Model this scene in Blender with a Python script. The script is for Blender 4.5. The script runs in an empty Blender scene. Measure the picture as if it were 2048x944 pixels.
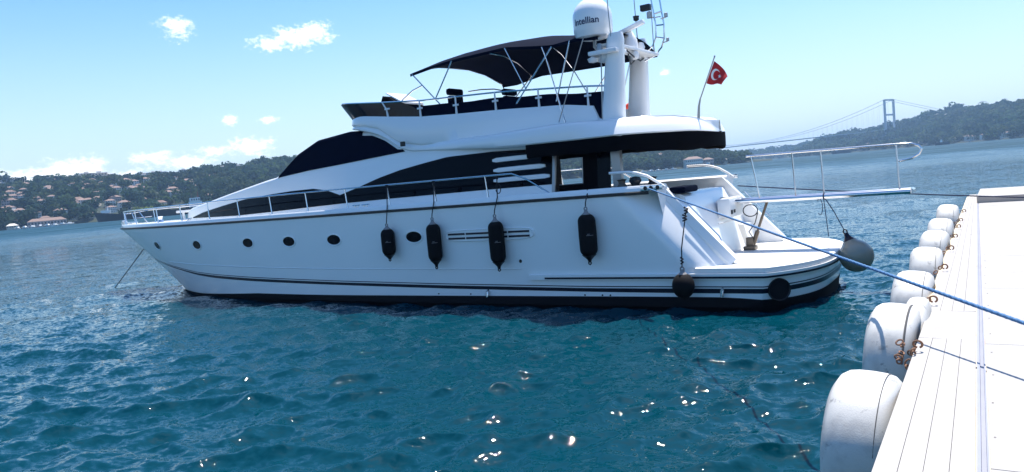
import bpy, bmesh, math, random
import numpy as np
from mathutils import Vector, Matrix

R = math.radians
rnd = random.Random(7)
sc = bpy.context.scene
COL = sc.collection

# ------------------------------------------------------------------ camera, sky, sun, exposure
F_PX = 1500.0; ROLL = R(5.13); CAM_H = 3.0; PITCH = math.atan(107.6 / F_PX)
cam = bpy.data.cameras.new("camera"); camo = bpy.data.objects.new("camera", cam); COL.objects.link(camo)
fw = Vector((0, math.cos(PITCH), -math.sin(PITCH))); U = Vector((0, math.sin(PITCH), math.cos(PITCH))); X = Vector((1, 0, 0))
rr = math.cos(ROLL) * X - math.sin(ROLL) * U; up = math.sin(ROLL) * X + math.cos(ROLL) * U
M = Matrix((rr, up, -fw)).transposed().to_4x4(); M.translation = (0, 0, CAM_H)
camo.matrix_world = M
cam.sensor_width = 36; cam.lens = 36 * F_PX / 2048; cam.clip_start = 0.05; cam.clip_end = 30000
sc.camera = camo

SUN_AZ, SUN_EL = 35.0, 71.0
SUN_POWER, SKY_STRENGTH, EXPOSURE = 4.8, 0.125, 0.82
SKY_SAT = 1.32
sc.view_settings.view_transform = 'Standard'; sc.view_settings.look = 'None'
sc.view_settings.exposure = EXPOSURE; sc.view_settings.gamma = 1.0; sc.view_settings.use_curve_mapping = False

CLOUDS = [(-22.35, 12.43, 1.07, 0.69), (-16.35, 11.28, 1.34, 0.53), (-14.74, 11.67, 1.72, 0.76), (-13.12, 11.96, 1.3, 0.84),
          (-19.7, 6.15, 0.53, 0.34), (-16.99, 6.03, 0.65, 0.27), (-18.49, 4.24, 1.6, 0.69), (-20.87, 4.01, 1.15, 0.38),
          (-24.75, 3.86, 1.6, 0.4), (-22.9, 3.39, 1.9, 0.5), (-29.3, 3.49, 1.91, 0.75), (-30.48, 3.1, 2.5, 0.8),
          (-32.7, 3.0, 2.6, 0.6), (-27.32, 2.7, 2.9, 0.5), (12.41, 6.98, 0.35, 0.25)]

world = bpy.data.worlds.new("World"); sc.world = world; world.use_nodes = True
def build_world():
    nt = world.node_tree; nt.nodes.clear(); N = nt.nodes.new; L = nt.links.new
    out = N("ShaderNodeOutputWorld"); bg = N("ShaderNodeBackground"); bg.inputs[1].default_value = SKY_STRENGTH
    sky = N("ShaderNodeTexSky"); sky.sky_type = 'NISHITA'; sky.sun_disc = False
    sky.sun_elevation = R(SUN_EL); sky.sun_rotation = R(SUN_AZ)
    sky.air_density = 1.0; sky.dust_density = 0.6; sky.ozone_density = 1.6
    hsv = N("ShaderNodeHueSaturation"); hsv.inputs["Saturation"].default_value = SKY_SAT; hsv.inputs["Value"].default_value = 1.0; hsv.inputs["Hue"].default_value = 0.502
    L(sky.outputs[0], hsv.inputs["Color"])
    tc = N("ShaderNodeTexCoord"); sep = N("ShaderNodeSeparateXYZ"); L(tc.outputs["Generated"], sep.inputs[0])
    def m(op, a, b=None, c=None):
        n = N("ShaderNodeMath"); n.operation = op
        for i, v in enumerate((a, b, c)):
            if v is None: continue
            if isinstance(v, (int, float)): n.inputs[i].default_value = v
            else: L(v, n.inputs[i])
        return n.outputs[0]
    az = m('MULTIPLY', m('ARCTAN2', sep.outputs[0], sep.outputs[1]), 57.2958)
    el = m('MULTIPLY', m('ARCSINE', sep.outputs[2]), 57.2958)
    comb = N("ShaderNodeCombineXYZ"); L(az, comb.inputs[0]); L(m('MULTIPLY', el, 1.5), comb.inputs[1])
    def noise(scale, detail, rough):
        n = N("ShaderNodeTexNoise"); n.inputs["Scale"].default_value = scale; n.inputs["Detail"].default_value = detail
        n.inputs["Roughness"].default_value = rough; L(comb.outputs[0], n.inputs["Vector"]); return n.outputs["Fac"]
    n1 = noise(0.9, 6, 0.62); n2 = noise(2.6, 4, 0.6)
    acc = None
    for (a0, e0, w, h) in CLOUDS:
        dx = m('DIVIDE', m('SUBTRACT', az, a0), w); dy = m('DIVIDE', m('SUBTRACT', el, e0), h)
        d = m('SQRT', m('ADD', m('MULTIPLY', dx, dx), m('MULTIPLY', dy, dy)))
        v = m('SUBTRACT', 1.25, d)
        acc = v if acc is None else m('MAXIMUM', acc, v)
    den = m('ADD', acc, m('ADD', m('MULTIPLY', m('SUBTRACT', n1, 0.5), 2.6), m('MULTIPLY', m('SUBTRACT', n2, 0.5), 1.9)))
    mr = N("ShaderNodeMapRange"); mr.interpolation_type = 'SMOOTHSTEP'
    L(den, mr.inputs[0]); mr.inputs[1].default_value = 0.0; mr.inputs[2].default_value = 1.3; mr.inputs[3].default_value = 0; mr.inputs[4].default_value = 0.88
    # thin humid veil towards the horizon
    veil = N("ShaderNodeMapRange"); veil.interpolation_type = 'SMOOTHSTEP'; L(el, veil.inputs[0])
    veil.inputs[1].default_value = -1; veil.inputs[2].default_value = 16; veil.inputs[3].default_value = VEIL; veil.inputs[4].default_value = 0.0
    mv = N("ShaderNodeMix"); mv.data_type = 'RGBA'; L(veil.outputs[0], mv.inputs[0]); L(hsv.outputs[0], mv.inputs[6]); mv.inputs[7].default_value = VEIL_COL
    mx = N("ShaderNodeMix"); mx.data_type = 'RGBA'; L(mr.outputs[0], mx.inputs[0]); L(mv.outputs[2], mx.inputs[6]); mx.inputs[7].default_value = (8.6, 8.4, 8.2, 1)
    L(mx.outputs[2], bg.inputs[0]); L(bg.outputs[0], out.inputs[0])
VEIL = 0.72; VEIL_COL = (3.3, 3.95, 4.7, 1)
build_world()

sl = bpy.data.lights.new("sun", 'SUN'); sl.energy = SUN_POWER; sl.angle = R(0.55); sl.color = (1.0, 0.95, 0.88)
slo = bpy.data.objects.new("sun", sl); COL.objects.link(slo)
sd = Vector((math.sin(R(SUN_AZ)) * math.cos(R(SUN_EL)), math.cos(R(SUN_AZ)) * math.cos(R(SUN_EL)), math.sin(R(SUN_EL))))
slo.rotation_euler = sd.to_track_quat('Z', 'Y').to_euler(); slo.location = (0, 0, 60)

# ------------------------------------------------------------------ helpers
def mat(name, col, rough=0.5, metal=0.0, coat=0.0, var=0.0, vscale=4.0, bump=0.0, bscale=20.0, spec=0.5, stains=None, stretch=None):
    m_ = bpy.data.materials.new(name); m_.use_nodes = True; nt = m_.node_tree; b = nt.nodes["Principled BSDF"]; L = nt.links.new
    b.inputs["Base Color"].default_value = (*col, 1); b.inputs["Roughness"].default_value = rough; b.inputs["Metallic"].default_value = metal
    b.inputs["Coat Weight"].default_value = coat; b.inputs["Coat Roughness"].default_value = 0.05; b.inputs["Specular IOR Level"].default_value = spec
    tc = nt.nodes.new("ShaderNodeTexCoord"); vec = tc.outputs["Object"]
    if stretch:
        mp = nt.nodes.new("ShaderNodeMapping"); mp.inputs["Scale"].default_value = stretch; L(vec, mp.inputs[0]); vec = mp.outputs[0]
    cur = None
    if var > 0:
        n = nt.nodes.new("ShaderNodeTexNoise"); n.inputs["Scale"].default_value = vscale; n.inputs["Detail"].default_value = 6; L(vec, n.inputs["Vector"])
        mx = nt.nodes.new("ShaderNodeMix"); mx.data_type = 'RGBA'
        mx.inputs[6].default_value = (*[max(0, c * (1 - var)) for c in col], 1); mx.inputs[7].default_value = (*[min(1, c * (1 + var)) for c in col], 1)
        L(n.outputs["Fac"], mx.inputs[0]); cur = mx.outputs[2]
    if stains:
        for (scol, sscale, lo, hi, amt) in stains:
            n = nt.nodes.new("ShaderNodeTexNoise"); n.inputs["Scale"].default_value = sscale; n.inputs["Detail"].default_value = 8; n.inputs["Roughness"].default_value = 0.65; L(vec, n.inputs["Vector"])
            mr = nt.nodes.new("ShaderNodeMapRange"); L(n.outputs["Fac"], mr.inputs[0]); mr.inputs[1].default_value = lo; mr.inputs[2].default_value = hi; mr.inputs[4].default_value = amt
            mx = nt.nodes.new("ShaderNodeMix"); mx.data_type = 'RGBA'; L(mr.outputs[0], mx.inputs[0])
            if cur is None: mx.inputs[6].default_value = (*col, 1)
            else: L(cur, mx.inputs[6])
            mx.inputs[7].default_value = (*scol, 1); cur = mx.outputs[2]
    if cur is not None: L(cur, b.inputs["Base Color"])
    if bump > 0:
        n = nt.nodes.new("ShaderNodeTexNoise"); n.inputs["Scale"].default_value = bscale; n.inputs["Detail"].default_value = 5; L(vec, n.inputs["Vector"])
        bp = nt.nodes.new("ShaderNodeBump"); bp.inputs["Strength"].default_value = bump; bp.inputs["Distance"].default_value = 0.02; L(n.outputs["Fac"], bp.inputs["Height"]); L(bp.outputs[0], b.inputs["Normal"])
    return m_

class MB:
    """collects shapes and links them as one mesh"""
    def __init__(s): s.v = []; s.f = []; s.mi = []; s.cur = 0
    def add(s, vs, fs):
        o = len(s.v); s.v += [tuple(p) for p in vs]
        for f in fs: s.f.append(tuple(i + o for i in f)); s.mi.append(s.cur)
        return s
    def grid(s, rows, close_u=False, close_v=False):
        n = len(rows); k = len(rows[0]); fs = []
        for i in range(n - 1 + (1 if close_u else 0)):
            for j in range(k - 1 + (1 if close_v else 0)):
                a, b = i, (i + 1) % n; c, d = j, (j + 1) % k
                fs.append((a * k + c, b * k + c, b * k + d, a * k + d))
        return s.add([p for r in rows for p in r], fs)
    def box(s, x0, x1, y0, y1, z0, z1):
        vs = [(x, y, z) for x in (x0, x1) for y in (y0, y1) for z in (z0, z1)]
        return s.add(vs, [(0, 1, 3, 2), (4, 6, 7, 5), (0, 4, 5, 1), (2, 3, 7, 6), (0, 2, 6, 4), (1, 5, 7, 3)])
    def bbox(s, x0, x1, y0, y1, z0, z1, r=0.02):
        """box with chamfered edges"""
        bm = bmesh.new(); bmesh.ops.create_cube(bm, size=1)
        for v in bm.verts: v.co = Vector(((x0 + x1) / 2 + v.co.x * (x1 - x0), (y0 + y1) / 2 + v.co.y * (y1 - y0), (z0 + z1) / 2 + v.co.z * (z1 - z0)))
        bmesh.ops.bevel(bm, geom=bm.edges[:], offset=r, segments=2, affect='EDGES', profile=0.6)
        bm.verts.index_update(); s.add([v.co[:] for v in bm.verts], [[v.index for v in f.verts] for f in bm.faces]); bm.free(); return s
    def tube(s, path, r, n=8, caps=True):
        P = [Vector(p) for p in path]; rs = r if isinstance(r, (list, tuple)) else [r] * len(P)
        rows = []; prev = None
        for i, p in enumerate(P):
            t = (P[min(i + 1, len(P) - 1)] - P[max(i - 1, 0)]).normalized()
            if prev is None:
                q = Vector((0, 0, 1)) if abs(t.z) < 0.9 else Vector((1, 0, 0)); a = t.cross(q).normalized()
            else:
                a = (prev - t * prev.dot(t)).normalized()
            prev = a; b = t.cross(a)
            rows.append([p + (a * math.cos(2 * math.pi * k / n) + b * math.sin(2 * math.pi * k / n)) * rs[i] for k in range(n)])
        o = len(s.v); s.grid(rows, close_v=True)
        if caps:
            s.f.append(tuple(o + k for k in range(n))[::-1]); s.f.append(tuple(o + (len(P) - 1) * n + k for k in range(n))); s.mi += [s.cur] * 2
        return s
    def lathe(s, prof, n=24, center=(0, 0, 0), axis='z', closed=False):
        rows = []
        for (r, h) in prof:
            row = []
            for k in range(n):
                c, d = r * math.cos(2 * math.pi * k / n), r * math.sin(2 * math.pi * k / n)
                p = {'z': (c, d, h), 'x': (h, c, d), 'y': (d, h, c)}[axis]
                row.append((p[0] + center[0], p[1] + center[1], p[2] + center[2]))
            rows.append(row)
        return s.grid(rows, close_u=closed, close_v=True)
    def prism(s, poly, ax, h0, h1):
        """extrudes a polygon: ax='y' polygon in x,z; ax='z' polygon in x,y; ax='x' polygon in y,z"""
        mk = {'y': lambda p, h: (p[0], h, p[1]), 'z': lambda p, h: (p[0], p[1], h), 'x': lambda p, h: (h, p[0], p[1])}[ax]
        n = len(poly); vs = [mk(p, h0) for p in poly] + [mk(p, h1) for p in poly]
        return s.add(vs, [tuple(range(n))[::-1], tuple(range(n, 2 * n))] + [(i, (i + 1) % n, n + (i + 1) % n, n + i) for i in range(n)])
    def build(s, name, m, parent=None, smooth=True, angle=38):
        me = bpy.data.meshes.new(name); me.from_pydata(s.v, [], s.f); me.validate(verbose=False)
        bm = bmesh.new(); bm.from_mesh(me); bmesh.ops.remove_doubles(bm, verts=bm.verts, dist=1e-5); bmesh.ops.recalc_face_normals(bm, faces=bm.faces); bm.to_mesh(me); bm.free()
        ms = m if isinstance(m, (list, tuple)) else [m]
        for q in ms: me.materials.append(q)
        if len(ms) > 1 and len(me.polygons) == len(s.mi): me.polygons.foreach_set("material_index", s.mi)
        if smooth:
            me.polygons.foreach_set("use_smooth", [True] * len(me.polygons)); me.set_sharp_from_angle(angle=R(angle))
        o = bpy.data.objects.new(name, me); COL.objects.link(o)
        if parent is not None: o.parent = parent
        return o

def tag(o, label=None, cat=None, group=None, kind=None):
    if label: o["label"] = label
    if cat: o["category"] = cat
    if group: o["group"] = group
    if kind: o["kind"] = kind
    return o
def empty(name, label, cat, loc=(0, 0, 0), rz=0.0, group=None):
    o = bpy.data.objects.new(name, None); COL.objects.link(o); o.location = loc; o.rotation_euler = (0, 0, rz)
    o.empty_display_size = 0.2
    return tag(o, label, cat, group)
def tab(T, s):
    T = sorted(T); return float(np.interp(s, [a for a, b in T], [b for a, b in T]))
def frange(a, b, n): return [a + (b - a) * i / (n - 1) for i in range(n)]

# the yacht's own axes: x forward, y to port, z up (berthed stern-to, at right angles to the quay)
HEAD = R(33.5); ORG = Vector((7.6477, 16.3979, 0)); RZ = math.pi - HEAD
AX = Vector((-math.cos(HEAD), math.sin(HEAD), 0)); AY = Vector((-math.sin(HEAD), -math.cos(HEAD), 0))
def W(s, t, z=0.0): return ORG + AX * s + AY * t + Vector((0, 0, z))

# ------------------------------------------------------------------ materials
gel = mat("white_gelcoat", (0.84, 0.84, 0.83), 0.26, coat=0.45, var=0.03, vscale=0.7)
gel_matt = mat("white_deck", (0.78, 0.77, 0.74), 0.55, var=0.06, vscale=2.5, bump=0.08, bscale=60)
grey_gel = mat("grey_moulding", (0.55, 0.55, 0.56), 0.4, var=0.05)
boot = mat("antifouling", (0.005, 0.0055, 0.009), 0.7, spec=0.2, var=0.3)
navy_stripe = mat("navy_stripe", (0.004, 0.005, 0.018), 0.3, coat=0.1, spec=0.3)
dark_glass = mat("dark_glass", (0.0015, 0.002, 0.005), 0.05, coat=0.0, spec=0.10)
rubber = mat("black_rubber", (0.006, 0.006, 0.007), 0.45, var=0.3)
fender_cloth = mat("fender_sleeve", (0.005, 0.0045, 0.006), 0.8, spec=0.2, var=0.35, vscale=9, bump=0.15, bscale=160)
fender_grey = mat("fender_grey_end", (0.22, 0.21, 0.21), 0.5, var=0.2)
ball_grey = mat("grey_ball_vinyl", (0.29, 0.28, 0.225), 0.2, var=0.12, vscale=5)
navy_canvas = mat("navy_canvas", (0.0022, 0.005, 0.017), 0.8, spec=0.04, var=0.25, vscale=3, bump=0.12, bscale=200)
black_canvas = mat("black_canvas", (0.0015, 0.0016, 0.0035), 0.85, spec=0.1, var=0.3, vscale=3, bump=0.1, bscale=150)
steel = mat("stainless_steel", (0.72, 0.72, 0.73), 0.14, metal=1.0)
white_paint = mat("white_paint", (0.80, 0.80, 0.80), 0.4, var=0.04)
post_grey = mat("satin_aluminium", (0.36, 0.355, 0.35), 0.35, metal=0.6, var=0.08)
rope_blue = mat("blue_rope", (0.07, 0.19, 0.38), 0.8, var=0.3, vscale=40, bump=0.6, bscale=120)
rope_navy = mat("navy_rope", (0.012, 0.02, 0.06), 0.85, var=0.3, vscale=40)
rope_black = mat("black_rope", (0.012, 0.012, 0.016), 0.85, var=0.3, vscale=40)
steel_dark = mat("weathered_bronze", (0.16, 0.13, 0.10), 0.4, metal=0.7, var=0.3)
chain_dark = mat("galvanised_chain", (0.06, 0.06, 0.065), 0.55, metal=0.5)
flag_red = mat("flag_red", (0.46, 0.008, 0.014), 0.7, var=0.08)
flag_white = mat("flag_white", (0.80, 0.80, 0.80), 0.7)
orange_red = mat("lifebuoy_red", (0.62, 0.05, 0.02), 0.5)
letter_blue = mat("lettering_blue", (0.010, 0.020, 0.085), 0.4)
mat_smoke = bpy.data.materials.new("smoked_acrylic"); mat_smoke.use_nodes = True
def smoke_nodes():
    nt = mat_smoke.node_tree; b = nt.nodes["Principled BSDF"]; b.inputs["Base Color"].default_value = (0.004, 0.003, 0.010, 1); b.inputs["Roughness"].default_value = 0.06
    b.inputs["Alpha"].default_value = 0.95; b.inputs["Specular IOR Level"].default_value = 0.25
smoke_nodes()

# ------------------------------------------------------------------ yacht lines
def stem(z): return 25.0 + 4.3 * min(1.0, z / 2.5) ** 1.05 if z > 0 else 25.0 + z * 1.2
def Bm(z):
    zz = max(0., min(1., z / 2.55)); b = 2.62 + .13 * zz
    return b if z >= 0 else b * (1 + .35 * z)
def t_hull(s, z):
    zz = max(0., min(1., z / 2.55)); s0 = 10 + 2 * zz; p = 3.3 - .6 * zz; q = .75 + .05 * zz
    u = (s - s0) / (stem(z) - s0)
    if u <= 0: return Bm(z)
    if u >= 1: return 0.0
    return Bm(z) * (1 - u ** p) ** q
def w_house(s, z):
    w = 2.2
    if s > 12: w = 2.2 * max(0, 1 - min(1, (s - 12) / 12.2) ** 2.3) ** .55
    return w - .2 * (z - 2.5)
def slope_dist(s, z): return ((s - 2.22) * 1.1 + .85 - z) / 1.487
def t_side(s, z):
    d = slope_dist(s, z)
    return t_hull(s, z) - (.50 * max(0., 1 - max(0, d) / .52) ** 1.25 if s < 6 else 0)
def stern_s(t, z):
    return .5 + .15 * max(0, min(1, 1 - z / .8)) + .9 * abs(t / Bm(z)) ** 3.2
def side_path(z, nb=70, ns=34, off=0.0):
    """plan outline at height z: stem, port side, round the stern, starboard side, stem"""
    P = []
    s_end = stern_s(Bm(z), z)
    for i in range(nb):
        u = (i / (nb - 1)); u = 1 - (1 - u) ** 1.0
        s = stem(z) + (s_end - stem(z)) * u ** 1.35
        P.append((s, t_hull(s, z)))
    for i in range(1, ns):
        a = math.cos(math.pi * i / ns); t = Bm(z) * (abs(a) ** .75) * (1 if a >= 0 else -1)
        P.append((stern_s(t, z), t))
    P += [(s, -t) for (s, t) in P[:nb][::-1]]
    if off:
        Q = []
        for i, (s, t) in enumerate(P):
            a = P[max(0, i - 1)]; b = P[min(len(P) - 1, i + 1)]; dx, dy = b[0] - a[0], b[1] - a[1]; l = math.hypot(dx, dy) or 1
            Q.append((s + dy / l * -off * -1 * (-1), t + (-dx / l) * off))
        P = [(p[0], p[1]) for p in Q]
    return P
def off_out(P, off):
    Q = []
    for i, (s, t) in enumerate(P):
        a = P[max(0, i - 1)]; b = P[min(len(P) - 1, i + 1)]; dx, dy = b[0] - a[0], b[1] - a[1]; l = math.hypot(dx, dy) or 1
        Q.append((s + dy / l * off, t - dx / l * off))
    return Q

yacht = empty("motor_yacht", "large white motor yacht with black windows and navy canopy, berthed stern to the quay", "yacht", ORG, RZ)

def build_hull():
    m = MB()
    zs = [-.7, -.3, 0, .12, .25, .4, .55, .7, .85]
    m.grid([[(s, t, z) for (s, t) in side_path(z)] for z in zs])
    for sg in (1, -1):
        cols = []
        for i in range(120):
            u = i / 119
            sn = 2.22 + (29.3 - 2.22) * (u if u > .2 else u)
            ztop = min(2.55, .85 + (sn - 2.22) * 1.1)
            col = []
            for j in range(15):
                z = .85 + (ztop - .85) * j / 14
                s = 2.22 + (stem(z) - 2.22) * u
                zz = z
                if s < 3.8:
                    zt = min(2.55, .85 + (s - 2.22) * 1.1); zz = .85 + (zt - .85) * j / 14
                col.append((s, sg * t_side(s, zz), zz))
            cols.append(col)
        m.grid(cols)
    return m.build("hull", gel, yacht, angle=60)
hull = build_hull()

def strip(name, z0f, z1f, off, material, parent, s_from=None, s_to=None, zs=None, thick=None):
    """band that follows the hull skin between two heights (functions of s)"""
    m = MB(); rows = []
    P = side_path(.5)
    for (s, t) in P:
        if s_from is not None and s > s_from: continue
        sg = 1 if t >= 0 else -1
        row = []
        for k in range(3 if not zs else len(zs) + 1):
            z = (zs + [z1f(s)])[k] if zs else z0f(s) + (z1f(s) - z0f(s)) * k / 2
            if s > stem(z) - .02: ss = stem(z) - .02
            else: ss = s
            if s < 1.75 and abs(t) < Bm(.5) + 1:
                tt = t / Bm(.5) * Bm(z); ss = stern_s(tt, z) if s < stern_s(Bm(.5), .5) + .001 else s
                tt_ = tt if s < stern_s(Bm(.5), .5) + .001 else sg * t_hull(s, z)
            else: tt_ = sg * t_hull(ss, z)
            row.append((ss, tt_, z))
        rows.append(row)
    out = []
    for i in range(len(rows)):
        r2 = []
        for k in range(len(rows[i])):
            a = rows[max(0, i - 1)][k]; b = rows[min(len(rows) - 1, i + 1)][k]; dx, dy = b[0] - a[0], b[1] - a[1]; l = math.hypot(dx, dy) or 1
            p = rows[i][k]; r2.append((p[0] + dy / l * off, p[1] - dx / l * off, p[2]))
        out.append(r2)
    if thick:
        full = []
        for i in range(len(out)):
            a, b = rows[i], out[i]
            full.append([a[0], (b[0][0], b[0][1], b[0][2] + .012), (b[1]), (b[2][0], b[2][1], b[2][2] - .012), a[2]])
        m.grid(full)
    else: m.grid(out)
    return m.build(name, material, parent)

SB = [(0, .30), (3.5, .305), (5.4, .32), (9.5, .38), (13.5, .47), (17.8, .57), (20, .64), (21.3, .72), (22.7, .87), (24, 1.0), (26, 1.2)]
ST = [(0, .40), (5.4, .405), (9.5, .465), (13.5, .55), (17.8, .66), (20, .73), (21.3, .79), (22.7, .915), (24, 1.03), (26, 1.22)]
strip("stripe", lambda s: tab(SB, s), lambda s: tab(ST, s), .006, navy_stripe, hull)
strip("pinstripe", lambda s: tab(ST, s) + .028, lambda s: tab(ST, s) + .05, .006, navy_stripe, hull)
strip("boot_top", lambda s: -.25, lambda s: .17 + .05 * max(0, min(1, (14 - s) / 10)) - .07 * max(0, min(1, (2.2 - s) / 1.2)) - .15 * max(0, min(1, (s - 17.5) / 4)), .009, boot, hull, zs=[-.3, -.15, 0.0, .06] if False else [-.3, -.15, 0.0])
strip("knuckle", lambda s: .86 + .012 * max(0, s - 7), lambda s: .873 + .012 * max(0, s - 7), .012, grey_gel, hull, s_from=24.6) if False else None
rail_m = strip("rub_rail", lambda s: .60, lambda s: .74, .075, gel, hull, s_from=7.0, thick=True)
strip("rub_rail_insert", lambda s: .628, lambda s: .672, .083, navy_stripe, hull, s_from=6.95)

def knuckle():
    m = MB()
    for sg in (1, -1):
        rows = []
        for s in frange(7.2, 23.5, 70):
            z = tab([(7, .865), (9.4, .89), (13.5, .94), (17.7, 1.03), (21.6, 1.12), (24, 1.2)], s)
            t = t_hull(s, z)
            rows.append([(s, sg * (t + .001), z + .016), (s, sg * (t + .014), z + .002), (s, sg * (t + .001), z - .014)])
        m.grid(rows)
    m.build("spray_rail", gel, hull)
knuckle()
def sheer_strake():
    m = MB(); m2 = MB()
    for sg in (1, -1):
        rows = []; r2 = []
        for s in frange(3.72, 29.28, 110):
            t = t_hull(s, 2.5) + .002; e = .03
            rows.append([(s, sg * t, 2.475), (s + .0, sg * (t + e), 2.49), (s, sg * (t + e), 2.535), (s, sg * t, 2.55)])
            ti = max(.0, t - .02); tj = max(0., t - .10)
            r2.append([(s, sg * ti, 2.552), (s, sg * max(0, ti - .015), 2.64), (s, sg * max(0, ti - .045), 2.675), (s, sg * tj, 2.675), (s, sg * max(0, tj - .03), 2.60)])
        m.grid(rows); m2.grid(r2)
    m.build("rubbing_strake", rubber, hull)
    m2.build("toe_rail", gel, hull)
sheer_strake()
def deck():
    m = MB(); rows = []
    for s in frange(8.0, 29.2, 70):
        t = max(.01, t_hull(s, 2.55) - .12); rows.append([(s, t * k / 6, 2.60 + .05 * (1 - (k / 6) ** 2)) for k in range(-6, 7)])
    m.grid(rows)
    for sg in (1, -1):   # side decks beside the cockpit
        m.box(3.75, 8.0, *(sorted((sg * 2.66, sg * 2.15))), 2.52, 2.60)
    m.build("deck", gel_matt, yacht)
deck()

def skin_frame(s, z, fn):
    e = .05; p = Vector((s, fn(s, z), z)); ds = Vector((2 * e, fn(s + e, z) - fn(s - e, z), 0)).normalized(); dz = Vector((0, fn(s, z + e) - fn(s, z - e), 2 * e)).normalized()
    n = dz.cross(ds).normalized()
    if n.y < 0: n = -n
    return p, ds, n.cross(ds) if n.cross(ds).z > 0 else -n.cross(ds), n
def porthole(s, z, a=.27, b=.145):
    p, u, v, n = skin_frame(s, z, t_hull); N = 28
    ring = MB(); rows = []
    for k in range(N):
        c, d = math.cos(2 * math.pi * k / N), math.sin(2 * math.pi * k / N)
        rows.append([p + u * c * (a + o) + v * d * (b + o) + n * h for (o, h) in ((.045, .002), (.04, .018), (.01, .022), (-.005, .006))])
    ring.grid(rows, close_u=True); r_ = ring.build("porthole", gel, yacht)
    g = MB(); g.add([p + u * math.cos(2 * math.pi * k / N) * a + v * math.sin(2 * math.pi * k / N) * b + n * .008 for k in range(N)], [tuple(range(N))])
    g.build("pane", dark_glass, r_)
for (s, z) in ((24.06, 1.81), (20.67, 1.81), (17.55, 1.82), (15.5, 1.81), (13.53, 1.80), (10.5, 1.78)): porthole(s, z)

def hull_vent():
    m = MB(); s0, s1, zc, h = 6.72, 9.42, 1.755, .15
    N = 40; rows = []
    for k in range(N):
        th = 2 * math.pi * k / N; c, d = math.cos(th), math.sin(th)
        sx = (abs(c) ** .35) * (1 if c >= 0 else -1); sz = (abs(d) ** .6) * (1 if d >= 0 else -1)
        S = (s0 + s1) / 2 + sx * (s1 - s0) / 2; Z = zc + sz * h; row = []
        for (f, o) in ((1.0, .0), (.97, .03), (.93, .035), (.88, .02)):
            ss = (s0 + s1) / 2 + (S - (s0 + s1) / 2) * (1 - (1 - f) * .35); zz = zc + (Z - zc) * f
            row.append((ss, t_hull(ss, zz) + o, zz))
        rows.append(row)
    m.grid(rows, close_u=True); m.add([r[-1] for r in rows], [tuple(range(N))])
    v = m.build("engine_vent", gel, yacht)
    q = MB()
    for z in (1.69, 1.80):
        for (a, b) in ((6.86, 7.46), (7.50, 8.75), (8.79, 9.32)): q.box(a, b, t_hull(8, z) + .0, t_hull(8, z) + .034, z - .024, z + .024)
    q.build("vent_slots", navy_stripe, v, smooth=False)
hull_vent()
def hull_fittings():
    for (s, z, r) in ((7.22, 1.07, .035),): MB().lathe([(0, .016), (r, .014), (r + .01, .0)], 14, (s, t_hull(s, z), z), 'y').build("hull_outlet", rubber, yacht)
    for (s, z) in ((8.28, .24), (2.3, .30)):
        MB().tube([(s, Bm(z) + .0, z + .10), (s, Bm(z) + .07, z + .06), (s, Bm(z) + .08, z - .06)], [.03, .045, .035], 10).build("water_outlet", steel, yacht)
    for s in (4.9, 5.1, 5.55, 8.85, 9.9): MB().lathe([(0, .012), (.018, .010), (.022, 0)], 10, (s, Bm(.24), .24), 'y').build("hull_outlet", rubber, yacht)
    # exhaust mouth at the port quarter
    z = .36; t = 2.40; s = stern_s(t, z); d = Vector((-.62, .78, 0)).normalized()
    p = Vector((s, t, z)); m = MB(); m.tube([p - d * .2, p + d * .10], .23, 24, caps=False); m.tube([p + d * .10, p + d * .02], [.23, .17], 24, caps=False)
    e = m.build("exhaust_outlet", rubber, yacht); q = MB(); q.tube([p + d * .05, p + d * .07], .215, 24); q.build("exhaust_bore", boot, e)
hull_fittings()

# --- deckhouse
HT = [(8.55, 4.2), (11.5, 4.3), (12.0, 4.6), (12.5, 4.80), (13.5, 4.90), (14.86, 4.79), (15.79, 4.45), (16.76, 3.83), (17.4, 3.76), (18.44, 3.62), (20.83, 3.31), (23.1, 3.08), (23.9, 2.9), (24.18, 2.72)]
def house_section(s, off=0.0, zlo=2.45, to_center=True):
    zt = tab(HT, s); rc = min(.12, .4 * max(.05, zt - 2.5)); pts = []
    zc = zt - rc
    for z in frange(zlo, zc, 9): pts.append((s, max(.0, w_house(s, z)) + off, z))
    wz = max(.0, w_house(s, zc))
    for k in range(1, 5):
        a = math.pi / 2 * k / 4; pts.append((s, max(0., wz - rc * .9 * (1 - math.cos(a)) + off * math.cos(a)), zc + rc * math.sin(a) + off * math.sin(a)))
    y0 = pts[-1][1]; cr = .06
    for k in range(1, 6):
        f = 1 - k / 5; pts.append((s, y0 * f, zt + off + cr * (1 - f * f)))
    return pts
def build_house():
    m = MB(); rows = []
    for s in frange(8.55, 22.5, 90) + frange(22.6, 24.18, 24):
        h = house_section(s); rows.append(h + [(x, -y, z) for (x, y, z) in h[:-1][::-1]])
    m.grid(rows); m.f.append(tuple(range(len(rows[0])))); m.mi.append(0)
    return m.build("deckhouse", gel, yacht, angle=50)
house = build_house()

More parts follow.
